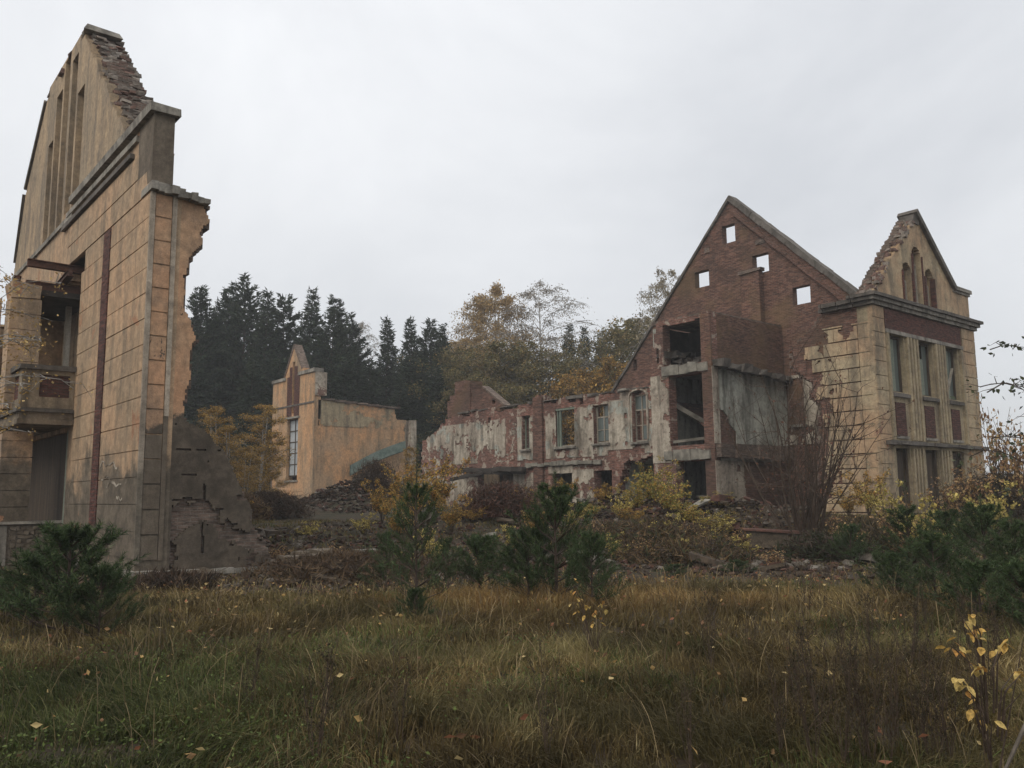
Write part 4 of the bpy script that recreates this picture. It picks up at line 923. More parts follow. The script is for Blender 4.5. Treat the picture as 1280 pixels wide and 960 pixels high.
def broadleaf(name, H, R, leafn, cols, seed, lsize=.2, base=.3, bark='bark', w=None, droop=0., twigs=True, narrow=1., limbs=22, jit=.3, cat='tree', group=None, label='x', trunk_r=.16, stems=1, tubes=4, ntw=7):
    global NP
    NP = np.random.default_rng(500+seed); r = random.Random(seed)
    root = thing(name, label, cat, (0, 0, 0), group)
    t = MB(); ends = []
    for s in range(stems):
        lean = np.array([r.uniform(-1, 1), r.uniform(-1, 1), 0])*(.12 if stems == 1 else .3)
        k = 8; pts = [np.array([0, 0, 0.])]
        for i in range(k): pts.append(pts[-1]+np.array([lean[0]*.12*H/k*3+r.uniform(-.03, .03)*H/k, lean[1]*.12*H/k*3+r.uniform(-.03, .03)*H/k, H*.92/k]))
        pts = np.array(pts); t.tube(pts, np.linspace(trunk_r, .02, k+1), 6)
        for b in range(limbs//stems):
            f = base+(1-base)*((b+.5)/(limbs/stems)); p0 = np.array([np.interp(f*H*.92, pts[:, 2], pts[:, j]) for j in range(3)])
            a = b*2.4+r.uniform(-.4, .4); fr = (f-base)/(1-base)
            Ln = R*(math.sin(math.pi*(.22+.70*fr))**.8)*r.uniform(.7, 1.15)*narrow
            up = r.uniform(.5, 1.1)+.5*fr
            q = np.linspace(0, 1, 6)[:, None]; d = np.array([math.cos(a), math.sin(a), up]); 
            B = p0+d*Ln*q+np.array([0, 0, -1])*q**2*Ln*(up*.55+droop*.4)+np.cumsum(NP.normal(0, .03*Ln, (6, 3)), 0)*(q > 0)
            t.tube(B, np.linspace(trunk_r*.35*(1.1-f), .008, 6), tubes)
            for j in range(ntw):
                qq = r.uniform(.3, 1.); pb = np.array([np.interp(qq, q[:, 0], B[:, m]) for m in range(3)])
                dd = rvec(1)[0]; dd[2] = abs(dd[2])*.7-droop*.8; L2 = Ln*r.uniform(.2, .45)
                E_ = pb+dd*L2+np.array([0, 0, -1])*droop*L2*.5; mid = (pb+E_)/2+NP.normal(0, .05, 3)*L2+np.array([0, 0, .12*L2])
                if twigs: t.tube(np.array([pb, mid, E_]), [.018*H/12, .011*H/12, .005*H/12], 3)
                ends.append((pb, mid, E_, L2))
    if leafn:
        k = len(ends); idx = NP.integers(0, k, leafn); f = NP.uniform(0, 1.15, (leafn, 1))
        P0 = np.array([e[0] for e in ends])[idx]; P1 = np.array([e[1] for e in ends])[idx]; P2 = np.array([e[2] for e in ends])[idx]; LL = np.array([e[3] for e in ends])[idx]
        C = P0*(1-f)**2+2*P1*f*(1-f)+P2*f**2+NP.normal(0, 1, (leafn, 3))*LL[:, None]*.22
        if droop: C[:, 2] -= NP.exponential(droop*.5, leafn)*LL
        tone = NP.uniform(.7, 1.25, k)[idx][:, None]
        leaf_mesh('crown', C, NP.uniform(.6, 1.3, leafn)*lsize, M_['leaf'], root, np.clip(palette(leafn, cols, jit, w)*tone, 0, 1))
    t.build('trunk', M_[bark], root)
    return root

# ---- wood behind the ruins
protos = [conifer('spruce', 20, 2.9, .08, 1, .4, .32, .40, 1.25), conifer('pine', 20, 2.5, .18, 2, .6, .38, .42, 1.5), conifer('spruce', 20, 2.5, .1, 3, .5, .32, .38, 1.3),
          conifer('pine', 20, 2.9, .25, 4, .65, .42, .45, 1.4), conifer('spruce', 20, 3.2, .06, 5, .4, .34, .42, 1.2), conifer('pine', 20, 2.2, .35, 6, .6, .4, .42, 1.4)]
desc = ['broad dark spruce', 'slender pine with layered boughs', 'narrow dark spruce', 'open-crowned pine', 'wide-skirted spruce', 'thin pine with a bare lower trunk']
used = set()
def plant_conifer(pi, u, v, d, sw=1., label=None, cz=.8):
    p = at(u, d); r = ray(u, v); k = d/(r @ yawv); H = (CC+r*k)[2]-cz
    root = protos[pi] if pi not in used else copy_tree(protos[pi])
    used.add(pi); s = H/20.; root.location = (p[0], p[1], cz); root.rotation_euler = (0, 0, rnd.uniform(0, 6.28)); root.scale = (s*sw, s*sw, s)
    root['label'] = label
    return root
front = [(1, 243, 357, 74, 'at the broken edge of the left facade'), (0, 262, 380, 80, 'just right of the left facade, lower top'), (1, 276, 360, 78, 'second tall top right of the facade'), (3, 298, 344, 76, 'tallest crown of the left wood'),
         (0, 327, 362, 74, 'right of the tallest crown'), (3, 350, 368, 77, 'above the left side of the yellow pavilion'), (4, 384, 361, 74, 'directly behind the small pointed gable'), (1, 413, 371, 73, 'with wide boughs right of the small gable'),
         (3, 434, 392, 77, 'with boughs reaching right over the yellow roofline'), (0, 482, 396, 76, 'left one of the pair behind the yellow side wall'), (4, 513, 397, 75, 'right one of the pair behind the yellow side wall'),
         (5, 539, 399, 78, 'thin one left of the brick stack'), (2, 554, 404, 76, 'pointed, directly above the brick stack'),
         (2, 716, 404, 84, 'left of the twin tops right of the grey birch'), (2, 734, 407, 83, 'right of the twin tops right of the grey birch'), (0, 757, 412, 90, 'low, right of the twin tops'), (4, 648, 418, 80, 'dark, standing between the two birches')]
for pi, u, v, d, lab in front: plant_conifer(pi, u, v, d, 1.0 if d < 83 else .9, f'{desc[pi]} {lab}')
for i, (u, v) in enumerate(((205, 365), (175, 372), (140, 360), (105, 375), (70, 362), (35, 380))): plant_conifer(i % 5, u, v, 76+3*(i % 3), 1.1, ['spruce behind the left facade, first from its broken edge', 'pine behind the left facade, second from its broken edge', 'spruce hidden behind the long brick strip', 'pine hidden behind the balcony', 'spruce hidden behind the porch', 'spruce hidden behind the porch pier'][i])
back = [(236, 400), (255, 410), (286, 395), (312, 400), (340, 398), (365, 405), (398, 402), (424, 415), (450, 440), (466, 445), (497, 430), (526, 440), (566, 455), (456, 470), (580, 462)]
BW = ['leftmost, cut by the masonry', 'second from the masonry edge', 'left of the tallest crown', 'right of the tallest crown', 'left of its apex', 'just over its apex', 'just right of its apex', 'over its parapet end', 'left of the sky notch', 'in the sky notch', 'between the pair of pines', 'right of the pair of pines', 'left of the stack', 'low in the sky notch', 'right of the stack']
for i, (u, v) in enumerate(back):
    where = 'at the left facade' if u < 290 else ('behind the small pointed gable' if u < 430 else ('behind the yellow side wall' if u < 540 else 'behind the brick stack'))
    plant_conifer([0, 3, 2][i % 3], u, v+14, 92+(i % 3)*4, 1.1, f'shadowy back-row spruce {where}, {BW[i]}')
for i in range(22):
    u = 225+i*17+rnd.uniform(-5, 5); plant_conifer([0, 4][i % 2], u, rnd.uniform(440, 480), 68+rnd.uniform(-2, 12), 1.5, 'low young spruce in the dark undergrowth of the left wood')
for o in list(COL.objects):
    if o.get('label') == 'low young spruce in the dark undergrowth of the left wood': o['group'] = 'young spruces under the left wood'

YEL = [(.36, .22, .06), (.28, .17, .05), (.42, .28, .09), (.20, .14, .05)]
OLV = [(.13, .12, .05), (.17, .14, .06), (.09, .09, .045), (.22, .16, .065)]
PALE = [(.30, .25, .17), (.24, .21, .15), (.34, .29, .20)]
def plantb(root, u, d, v, cz=.8, H0=15., sw=1., label=None):
    p = at(u, d); r = ray(u, v); H = (CC+r*(d/(r @ yawv)))[2]-cz; s = H/H0
    root.location = (p[0], p[1], cz); root.rotation_euler = (0, 0, rnd.uniform(0, 6.28)); root.scale = (s*sw, s*sw, s)
    if label: root['label'] = label
    return root
GR = 'autumn broadleaf trees behind the roofless wing'
b1 = broadleaf('birch_tree', 15, 4.0, 32000, [(.40, .27, .12), (.33, .24, .12), (.44, .30, .13), (.26, .18, .09)], 11, .14, .25, 'bark_birch', droop=.35, limbs=46, ntw=14, group=GR)
plantb(b1, 622, 76, 368, H0=14.0, sw=.85, label='large birch with rusty yellow crown behind the roofless wing')
b1b = copy_tree(b1); plantb(b1b, 590, 82, 420, H0=14.6, sw=1.1, label='lower rusty yellow birch at the left of the big yellow birch')
b2 = broadleaf('birch_tree', 15, 3.6, 7500, [(.24, .20, .16), (.30, .26, .21)], 12, .11, .35, 'bark_birch', droop=.45, limbs=46, ntw=16, group=GR)
plantb(b2, 680, 74, 362, H0=14.0, label='nearly bare grey birch beside the big yellow birch')
b2b = copy_tree(b2); plantb(b2b, 600, 88, 386, H0=14.6, sw=.7, label='bare grey birch top showing left behind the yellow birch')
b2c = copy_tree(b2); plantb(b2c, 448, 92, 400, H0=14.6, sw=.6, label='faint bare birch showing between two dark pine groups')
b3 = broadleaf('birch_tree', 15, 3.4, 9000, PALE, 13, .14, .3, 'bark_birch', droop=.6, limbs=44, ntw=14, group=GR)
plantb(b3, 836, 60, 330, H0=14.6, sw=.72, label='pale hanging birch behind the left slope of the brick gable')
o1 = broadleaf('alder_tree', 12, 4.2, 17000, OLV, 14, .17, .12, 'bark', limbs=30, group=GR)
spots = [(560, 80, 447, 'leftmost olive alder, over the brick stack'), (600, 74, 440, 'olive alder under the rusty birch'), (640, 70, 432, 'dark olive alder between the birches'), (672, 76, 440, 'olive alder at the foot of the grey birch'),
         (700, 70, 452, 'olive alder left of the twin spruces'), (735, 72, 462, 'low olive alder below the twin spruces'), (775, 80, 420, 'olive alder right of the twin spruces'), (805, 76, 412, 'olive alder touching the brick gable slope'), (760, 70, 470, 'low olive alder above the wall head'), (825, 70, 402, 'green alder whose top meets the gable edge'), (580, 68, 470, 'low alder right behind the stub gable'), (620, 66, 478, 'low alder over the wall head by the narrow window')]
for i, (u, d, v, lab) in enumerate(spots): plantb(o1 if i == 0 else copy_tree(o1), u, d, v, H0=12., sw=1.15, label=lab)
o2 = broadleaf('maple_tree', 9, 3.0, 10000, [(.36, .21, .055), (.28, .16, .05), (.42, .26, .07), (.20, .13, .05), (.12, .10, .04)], 15, .16, .12, 'bark', limbs=26, group=GR)
for i, (u, d, v, lab) in enumerate(((752, 64, 455, 'bright orange maple above the wall head'), (778, 62, 449, 'orange maple touching the lower brick gable slope'), (730, 66, 470, 'small orange maple left of the bright one'))): plantb(o2 if i == 0 else copy_tree(o2), u, d, v, H0=9., sw=1., label=lab)
# yellowing young birches left of the yellow pavilion
o3 = broadleaf('young_birch', 6, 1.5, 13000, [(.38, .23, .065), (.46, .30, .09), (.26, .16, .06), (.15, .12, .05)], 16, .075, .08, 'bark_birch', limbs=44, ntw=12, narrow=.9, group='young yellow birches in the gap', trunk_r=.05, stems=2)
for i, (u, d, v, sw, lab) in enumerate(((262, 38, 512, 1., 'rusty young birch peeping over the grey low wall'), (288, 37, 535, 1.0, 'young birch left of the tallest yellow one'), (322, 40, 508, 1.1, 'tallest bright yellow young birch beside the yellow pavilion'), (305, 36, 560, 1.0, 'short yellow birch in the gap'), (340, 42, 545, .9, 'young birch against the pavilion corner'), (515, 44, 560, .8, 'young orange birch in the slot right of the yellow pavilion'), (250, 33, 545, .9, 'young birch hugging the broken facade edge'))):
    plantb(o3 if i == 0 else copy_tree(o3), u, d, v, H0=5.7, sw=sw, label=lab)

# ---- yellow-leaved shrubs on the debris
def shrub(seed, cols, H=2., R=1.1, n=1400, ls=.07, stems=16, w=None, group=None, bark='bark_bush', name='shrub'):
    global NP
    NP = np.random.default_rng(900+seed); r = random.Random(seed)
    root = thing(name, 'x', 'shrub', (0, 0, 0), group); t = MB(); C = []
    for s in range(stems):
        a = r.uniform(0, 6.28); rr = R*r.uniform(.15, 1.); h = H*r.uniform(.55, 1.)
        q = np.linspace(0, 1, 6)[:, None]; B = np.concatenate([np.cos(a)*rr*q**1.3, np.sin(a)*rr*q**1.3, h*q], 1)+np.cumsum(NP.normal(0, .03, (6, 3)), 0)*(q > 0)
        t.tube(B, np.linspace(.016, .004, 6), 4)
        for j in range(5):
            f = r.uniform(.3, 1); pb = np.array([np.interp(f, q[:, 0], B[:, m]) for m in range(3)]); dd = rvec(1)[0]; dd[2] = abs(dd[2]); E_ = pb+dd*.35*H*.4*r.uniform(.6, 1.2)
            t.tube(np.array([pb, (pb+E_)/2+NP.normal(0, .02, 3), E_]), [.007, .005, .002], 3)
            m = n//(stems*5); f2 = NP.uniform(.1, 1.1, (m, 1)); C.append(pb+(E_-pb)*f2+NP.normal(0, .06*H/2, (m, 3)))
    C = np.concatenate(C)
    t.build('stem', M_[bark], root)
    leaf_mesh('foliage', C, NP.uniform(.6, 1.3, len(C))*ls, M_['leaf'], root, palette(len(C), cols, .3, w), aspect=.75)
    return root
SG = 'yellow-leaved shrubs growing on the debris'
sh1 = shrub(1, [(.50, .32, .08), (.42, .22, .06), (.30, .20, .06), (.14, .12, .05)], 2.2, 1.15, 2600, .085, group=SG)
sh2 = shrub(2, [(.24, .22, .06), (.42, .34, .09), (.15, .15, .05), (.45, .26, .07)], 2.4, 1.3, 2600, .085, group=SG)
sh4 = shrub(4, [(.36, .22, .11), (.28, .18, .09), (.40, .28, .13), (.20, .11, .06)], 1.6, .9, 620, .085, 20, group=SG)
sh3 = shrub(3, [(.48, .38, .12), (.30, .25, .08)], 1.6, 1.0, 800, .09, 14, group=SG)
sl = [(1, 478, 27, 600, 'golden shrub below the teal strip'), (1, 515, 25, 585, 'golden shrub behind the thin pine with a long leader'), (1, 545, 28, 575, 'tallest golden shrub left of the charred canopy'), (1, 565, 24, 620, 'low golden shrub under the charred canopy'), (1, 655, 27, 610, 'orange shrub right of the charred canopy'), (1, 672, 24, 640, 'orange shrub left of the middle pine'),
      (2, 735, 26, 640, 'yellow-green shrub right of the middle pine'), (1, 755, 28, 605, 'orange shrub below the wide window hole'), (2, 795, 26, 600, 'greenish shrub under the arched window'), (2, 835, 25, 588, 'tallest greenish shrub on the rubble by the dark openings'), (2, 860, 24, 620, 'yellow-green shrub at the foot of the dark room'), (3, 815, 22, 650, 'sparse shrub with scattered pale leaves below the arched window'), (3, 880, 22, 655, 'sparse pale-leaved shrub in front of the white pier'), (3, 770, 20.5, 665, 'sparse pale shrub low on the bank'),
      (1, 1085, 27, 590, 'bright golden shrub right of the bare bush, left of the pavilion corner'), (1, 1060, 26, 610, 'golden shrub behind the bare bush'), (3, 1105, 24, 600, 'thin yellow shrub at the pavilion corner'), (4, 1190, 25, 590, 'thin yellow shrub before the pavilion right half'), (4, 1215, 26, 570, 'orange shrub climbing the far edge of the pavilion'),
      (4, 1250, 29, 500, 'tall salmon-leaved shrub against the sky right of the pavilion'), (4, 1272, 26, 520, 'twiggy sparse shrub at the right edge against the sky'), (3, 1240, 24, 600, 'sparse shrub in front of the board fence'), (1, 290, 24, 625, 'small golden shrub on the debris left of the yellow pavilion'), (3, 455, 24, 640, 'sparse yellow shrub on the dark bank'), (2, 900, 26, 640, 'low greenish shrub before the cross wall'), (3, 500, 19, 700, 'sparse low shrub at the foot of the bank')]
sl += [(3, 640, 22, 655, 'sparse yellow shrub on the reddish rubble'), (3, 715, 24, 628, 'sparse yellow shrub left of the lower window holes'), (4, 745, 22, 648, 'rusty thin shrub under the wide window hole'), (3, 775, 25, 618, 'thin yellow shrub between the lower window holes'), (4, 800, 20, 668, 'rusty thin shrub on the bank, centre right'), (3, 835, 22.5, 640, 'thin yellow shrub before the collapsed lower bay'), (4, 865, 21.5, 655, 'rusty thin shrub below the lowest dark opening'), (3, 905, 23, 640, 'thin yellow shrub right of the white pier foot'), (4, 925, 22, 655, 'rusty thin shrub above the fallen slab'),
       (3, 385, 23, 655, 'thin yellow shrub in front of the brick heap'), (4, 420, 20.5, 680, 'rusty thin shrub low on the left bank'), (4, 350, 20, 690, 'rusty thin shrub right of the grey broken wall'), (3, 540, 20.5, 660, 'thin yellow shrub behind the long-leader pine foot'), (4, 600, 19, 680, 'rusty thin shrub between the centre pines'), (4, 1120, 21, 620, 'rusty thin shrub below the pavilion corner'), (3, 1160, 20, 615, 'thin yellow shrub in front of the pavilion lower windows'), (4, 1045, 20.5, 640, 'rusty thin shrub hugging the bare bush'), (4, 965, 18.5, 690, 'rusty thin shrub under the fallen slab'), (1, 498, 23, 625, 'golden shrub half hidden by the long-leader pine'), (1, 590, 26, 640, 'low golden shrub before the charred canopy middle'), (2, 818, 27, 575, 'tall greenish shrub beside the lowest dark opening'), (1, 790, 24.5, 635, 'golden shrub on the rubble below the arched window'), (2, 890, 23.5, 640, 'yellow-green shrub left of the bare bush'), (1, 700, 28, 600, 'orange shrub behind the top of the middle pine'), (3, 845, 20, 672, 'sparse yellow shrub above the small round pine'), (3, 930, 21, 668, 'sparse yellow shrub just left of the fallen slab')]
seen = {}
for k, u, d, v, lab in sl:
    pr = {1: sh1, 2: sh2, 3: sh3, 4: sh4}[k]; root = pr if k not in seen else copy_tree(pr); seen[k] = 1
    p = at(u, d); cz = G0(p)-.05; r = ray(u, v); H = max(.5, (CC+r*(d/(r @ yawv)))[2]-cz); s = H/{1: 2.2, 2: 2.4, 3: 1.7, 4: 1.7}[k]
    root.location = (p[0], p[1], cz); root.rotation_euler = (0, 0, rnd.uniform(0, 6.28)); ss = min(max(s, .5), 1.15); root.scale = (ss, ss, s); root['label'] = lab

# ---- the big bare bush
def bare_bush():
    global NP
    NP = np.random.default_rng(41); r = random.Random(41)
    p = at(1003, 22.3); cz = G0(p)-.05
    root = thing('bare_bush', 'tall leafless multi-stemmed bush with a few red-brown leaves before the pavilion side wall', 'shrub', (p[0], p[1], cz))
    t = MB(); C = []
    o = np.array([p[0], p[1], cz])
    def twig(P, d, L_, r0, depth):
        n = 5; pts = [P]; dd = d.copy()
        for i in range(n):
            dd = dd+NP.normal(0, .10, 3)+np.array([0, 0, .05]); dd /= np.linalg.norm(dd); pts.append(pts[-1]+dd*L_/n)
        pts = np.array(pts); t.tube(pts, np.linspace(r0, r0*.25, n+1), 4 if depth == 0 else 3)
        if depth < 2:
            for j in range(6 if depth == 0 else 3):
                i = r.randint(2 if depth == 0 else 1, n); nd = dd*.7+rvec(1)[0]*.75; nd /= np.linalg.norm(nd)
                twig(pts[i], nd, L_*r.uniform(.22, .42), max(.0035, r0*.35), depth+1)
        if depth and r.random() < .28:
            for j in range(r.randint(0, 3)): C.append(pts[r.randint(2, n)]+NP.normal(0, .03, 3))
    for i in range(40):
        a = r.uniform(0, 6.28); lean = r.uniform(.03, .55); side = rightv*math.cos(a)+yawv*math.sin(a)
        d = side*lean+np.array([0, 0, 1.]); d /= np.linalg.norm(d)
        twig(o+side*r.uniform(0, .35), d, r.uniform(2.6, 5.2)*(1-.25*lean), r.uniform(.022, .040), 0)
    t.build('stem', M_['bark_bush'], root)
    C = np.array(C); leaf_mesh('dry_leaves', C, NP.uniform(.05, .10, len(C)), M_['leaf'], root, palette(len(C), [(.12, .055, .038), (.08, .045, .035), (.18, .085, .05)]))
bare_bush()

# ---- young pines in the meadow
def young_pine(seed, H=2.0, R=.8, dens=1., leader=.3, whorls=9):
    global NP
    NP = np.random.default_rng(700+seed); r = random.Random(seed)
    root = thing('young_pine', 'x', 'tree', (0, 0, 0), 'young pines in the meadow'); t = MB(); P = []; D = []
    t.tube(np.array([(0, 0, 0), (.02, .01, H*.5), (0, 0, H)]), [.03, .018, .006], 5)
    def shoot(p0, d, L_, n):
        f = NP.uniform(0.02, 1., n)[:, None]; P.append(p0+d*L_*f); nd = rvec(n)*.75+d*.75; D.append(nd)
    shoot(np.array([0, 0, H*(1-leader)]), np.array([0, 0, 1.]), H*leader, 160)
    for w_ in range(whorls):
        f = (w_+.4)/whorls; z = H*(1-leader*.75)*f+.05; Rl = R*(1-f)**.75*r.uniform(.8, 1.15)+.08
        for b in range(7):
            a = r.uniform(0, 6.28); d = np.array([math.cos(a), math.sin(a), .28+.7*f]); d /= np.linalg.norm(d); L_ = Rl*r.uniform(.7, 1.2)
            B = np.array([(0, 0, z), np.array([0, 0, z])+d*L_*.5, np.array([0, 0, z])+d*L_+np.array([0, 0, L_*.22])])
            t.tube(B, [.010, .007, .003], 3)
            for s in range(int(7*dens)):
                q = r.uniform(.25, 1.); p0 = B[0]*(1-q)+B[2]*q; dd = d+rvec(1)[0]*.6+np.array([0, 0, .55]); dd /= np.linalg.norm(dd)
                e = dd*L_*.3; t.tube(np.array([p0, p0+e]), [.004, .002], 3); shoot(p0, dd, min(.28, L_*.38), int(34*dens))
    P = np.concatenate(P); D = np.concatenate(D); n = len(P)
    t.build('trunk', M_['bark'], root)
    tri_mesh('crown', P, D, NP.uniform(.06, .10, n), .010, M_['needle'], root, palette(n, [(.042, .070, .026), (.058, .090, .034), (.026, .046, .018), (.08, .105, .042)], .3))
    return root
yp = [young_pine(1, 1.9, .9, 1.05, .28, 8), young_pine(2, 2.4, .8, .8, .40, 8), young_pine(3, 1.4, .85, 1.15, .22, 7)]
yl = [(2, 92, 10.3, 655, 1.15, 'bushy young pine covering the foot of the left facade'), (2, 50, 10.9, 690, 1.0, 'low young pine left of the bushy one, before the porch base'), (2, 132, 10.0, 705, .8, 'small young pine on the right skirt of the left clump'), (2, 15, 11.3, 722, .9, 'low young pine at the left border of the photo'),
      (1, 521, 12.6, 557, .8, 'thin young pine with a long leader before the golden shrubs'), (1, 484, 14.5, 640, .8, 'small pine left of the long-leader pine'), (1, 560, 14.5, 650, .9, 'small pine right of the long-leader pine'), (2, 600, 14.5, 668, 1.0, 'low pine in the middle distance between the two taller ones'),
      (0, 694, 13.2, 590, 1.0, 'tall dense young pine in the middle of the meadow'), (0, 738, 12.2, 655, .95, 'round young pine right of the tall middle one'), (2, 660, 13.5, 660, 1.1, 'round young pine left of the tall middle one'), (2, 918, 17.5, 700, .8, 'small round pine below the fallen slab'), (2, 840, 17., 705, .8, 'small pine between middle pine and fallen slab'), (2, 1060, 19, 655, .9, 'pine behind the bare bush base'),
      (1, 1132, 14.5, 600, 1.3, 'tallest young pine before the pavilion'), (0, 1180, 15.5, 628, 1.1, 'pine before the pavilion middle'), (0, 1160, 12.0, 655, 1.1, 'dark pine in front of the tallest right one'), (0, 1225, 14, 618, 1.1, 'pine at the far edge of the pavilion'), (0, 1262, 12.0, 640, 1.1, 'rightmost young pine below the fence'), (2, 1215, 10.5, 700, 1.2, 'low dark pine behind the near yellow leaves'), (2, 1275, 9.5, 700, 1.2, 'near dark pine cut by the right border'), (2, 1110, 13, 690, 1.0, 'low pine at the left of the right clump'), (2, 520, 11.3, 735, .55, 'tiny pine in the orange grass, centre left')]
seen = {}
for k, u, d, v, sw, lab in yl:
    root = yp[k] if k not in seen else copy_tree(yp[k]); seen[k] = 1; p = at(u, d); cz = G0(p)-.03; r = ray(u, v); H = (CC+r*(d/(r @ yawv)))[2]-cz; s = H/[1.9, 2.4, 1.4][k]
    root.location = (p[0], p[1], cz); root.rotation_euler = (0, 0, rnd.uniform(0, 6.28)); root.scale = (max(s, .55)*sw, max(s, .55)*sw, s); root['label'] = lab

# ---- birch bough at the left edge and the twigs at the right edge
lb = broadleaf('birch_tree', 6.2, 1.25, 1500, [(.40, .26, .09), (.30, .19, .07), (.46, .33, .14)], 61, .055, .45, 'bark_birch', droop=.4, limbs=26, trunk_r=.06, label='birch with small orange leaves leaning in over the porch at the left edge', group=None)
p = at(-40, 15.5); lb.location = (p[0], p[1], 0); lb.scale = (1.25, 1.25, 1.05)
rb = broadleaf('aspen_tree', 4.2, .9, 420, [(.07, .085, .05), (.10, .11, .06), (.05, .06, .04)], 62, .065, .35, 'bark', droop=.3, limbs=18, trunk_r=.03, label='slim aspen with dark green leaves reaching in at the right edge against the sky')
p = at(1318, 9.0); rb.location = (p[0], p[1], 0); rb.scale = (1.0, 1.0, .88)

# ---- near sapling twigs with large yellow leaves, each leaf a part
def leaf_outline(L_, w):
    pts = [(0, 0), (.18, .34), (.42, .5), (.7, .36), (1, 0), (.7, -.36), (.42, -.5), (.18, -.34)]
    V = [(a*L_, b*w, -.12*L_*a*a+(.10*w if abs(b) > .1 else 0)) for a, b in pts]+[(.42*L_, 0, -.02*L_)]
    return np.array(V), [(8, i, (i+1) % 8) for i in range(8)]
LM = []
for i in range(3):
    me = bpy.data.meshes.new('leaf'); V, Fc = leaf_outline(1, [.62, .7, .55][i]); me.from_pydata([tuple(v) for v in V], [], Fc)
    ca = me.color_attributes.new('col', 'FLOAT_COLOR', 'POINT'); c = [(.50, .32, .09), (.52, .38, .13), (.42, .22, .06)][i]
    ca.data.foreach_set('color', np.tile(np.array([*c, 1.], np.float32), (9, 1)).ravel()); me.materials.append(M_['near_leaf']); LM.append(me)
def sapling(name, label, base, stems, leafpts, ls, seed):
    r = random.Random(seed); root = thing(name, label, 'sapling', tuple(base))
    t = MB()
    for S in stems: t.tube(np.array(S), np.linspace(.006, .002, len(S)), 4)
    t.build('stem', M_['bark_bush'], root)
    for q in leafpts:
        o = bpy.data.objects.new('leaf', LM[r.choice([0, 0, 1, 2])]); COL.objects.link(o); o.parent = root
        o.location = Vector(q)-Vector(base); s = ls*r.uniform(.7, 1.25); o.scale = (s, s, s); o.rotation_euler = (r.uniform(-.7, .7), r.uniform(.1, 1.0), r.uniform(0, 6.28))
def near_sapling():
    r = random.Random(3); D0 = 4.6
    def P(u, v, d=D0): q = ray(u, v); return CC+q*(d/(q @ yawv))
    base = P(1240, 960, 4.7); base[2] = G0(base)
    cl = [(1215, 770, 3), (1218, 790, 7), (1224, 800, 4), (1186, 805, 4), (1196, 812, 5), (1212, 832, 3), (1226, 832, 6), (1196, 850, 4), (1212, 860, 5), (1222, 872, 1), (1218, 888, 2), (1230, 902, 3), (1240, 905, 1), (1258, 803, 6), (1248, 812, 4), (1268, 840, 5), (1277, 842, 4), (1262, 858, 1), (1277, 866, 1), (1206, 778, 1)]
    pts = []; stems = []
    top = P(1214, 765); stems.append([tuple(base), tuple((base+top)/2+np.array([.02, 0, 0])), tuple(top)])
    b2 = P(1279, 800, 4.8); stems.append([tuple(base), tuple((base+b2)/2), tuple(b2)])
    for u, v, n in cl:
        d = D0+r.uniform(-.15, .15); q = P(u, v, d); m = P((u+1236)/2, v+22, D0); stems.append([tuple(base*.35+m*.65), tuple(m), tuple(q)])
        for k in range(n): pts.append(tuple(P(u+r.gauss(0, 5), v+r.gauss(0, 3.5), d+r.uniform(-.03, .03))))
    sapling('sapling', 'near sapling with large yellow leaves in the lower right corner', base, stems, pts, .055, 5)
    base = P(745, 830, 8.6); base[2] = G0(base)
    cl = [(714, 725, 2), (718, 738, 2), (722, 748, 2), (716, 755, 2), (724, 762, 2), (735, 756, 3), (745, 765, 4), (755, 752, 3), (750, 775, 2), (742, 780, 2), (757, 762, 2), (730, 770, 1)]
    pts = []; stems = []
    for u, v, n in cl:
        q = P(u, v, 8.6); m = P((u+742)/2, v+30, 8.6); stems.append([tuple(base), tuple(m), tuple(q)])
        for k in range(n): pts.append(tuple(P(u+r.gauss(0, 2.5), v+r.gauss(0, 2.5), 8.6+r.uniform(-.06, .06))))
    sapling('sapling', 'small sapling with pale yellow leaves in the meadow in front of the middle pines', base, stems, pts, .06, 6)
near_sapling()
M_['weathered_branch'] = simple('weathered_branch', (.16, .135, .11), (.09, .075, .06), 12)
def bough():
    a = at(1212, 4.4); b = at(1300, 4.6); m = MB(); za = .18; 
    root_p = (a[0], a[1], G0(a)); m.tube(np.array([(a[0], a[1], .12), ((a[0]+b[0])/2, (a[1]+b[1])/2, .42), (b[0], b[1], .72)])-np.array(root_p), [.007, .011, .014], 6)
    o = mesh_np('fallen_branch', np.concatenate(m.v), [np.concatenate(m.q).astype(np.int32)], M_['weathered_branch'], off=np.zeros(3)); o.location = root_p
    tag(o, 'pale bare branch slanting up out of the grass in the bottom right corner', 'branch')
bough()

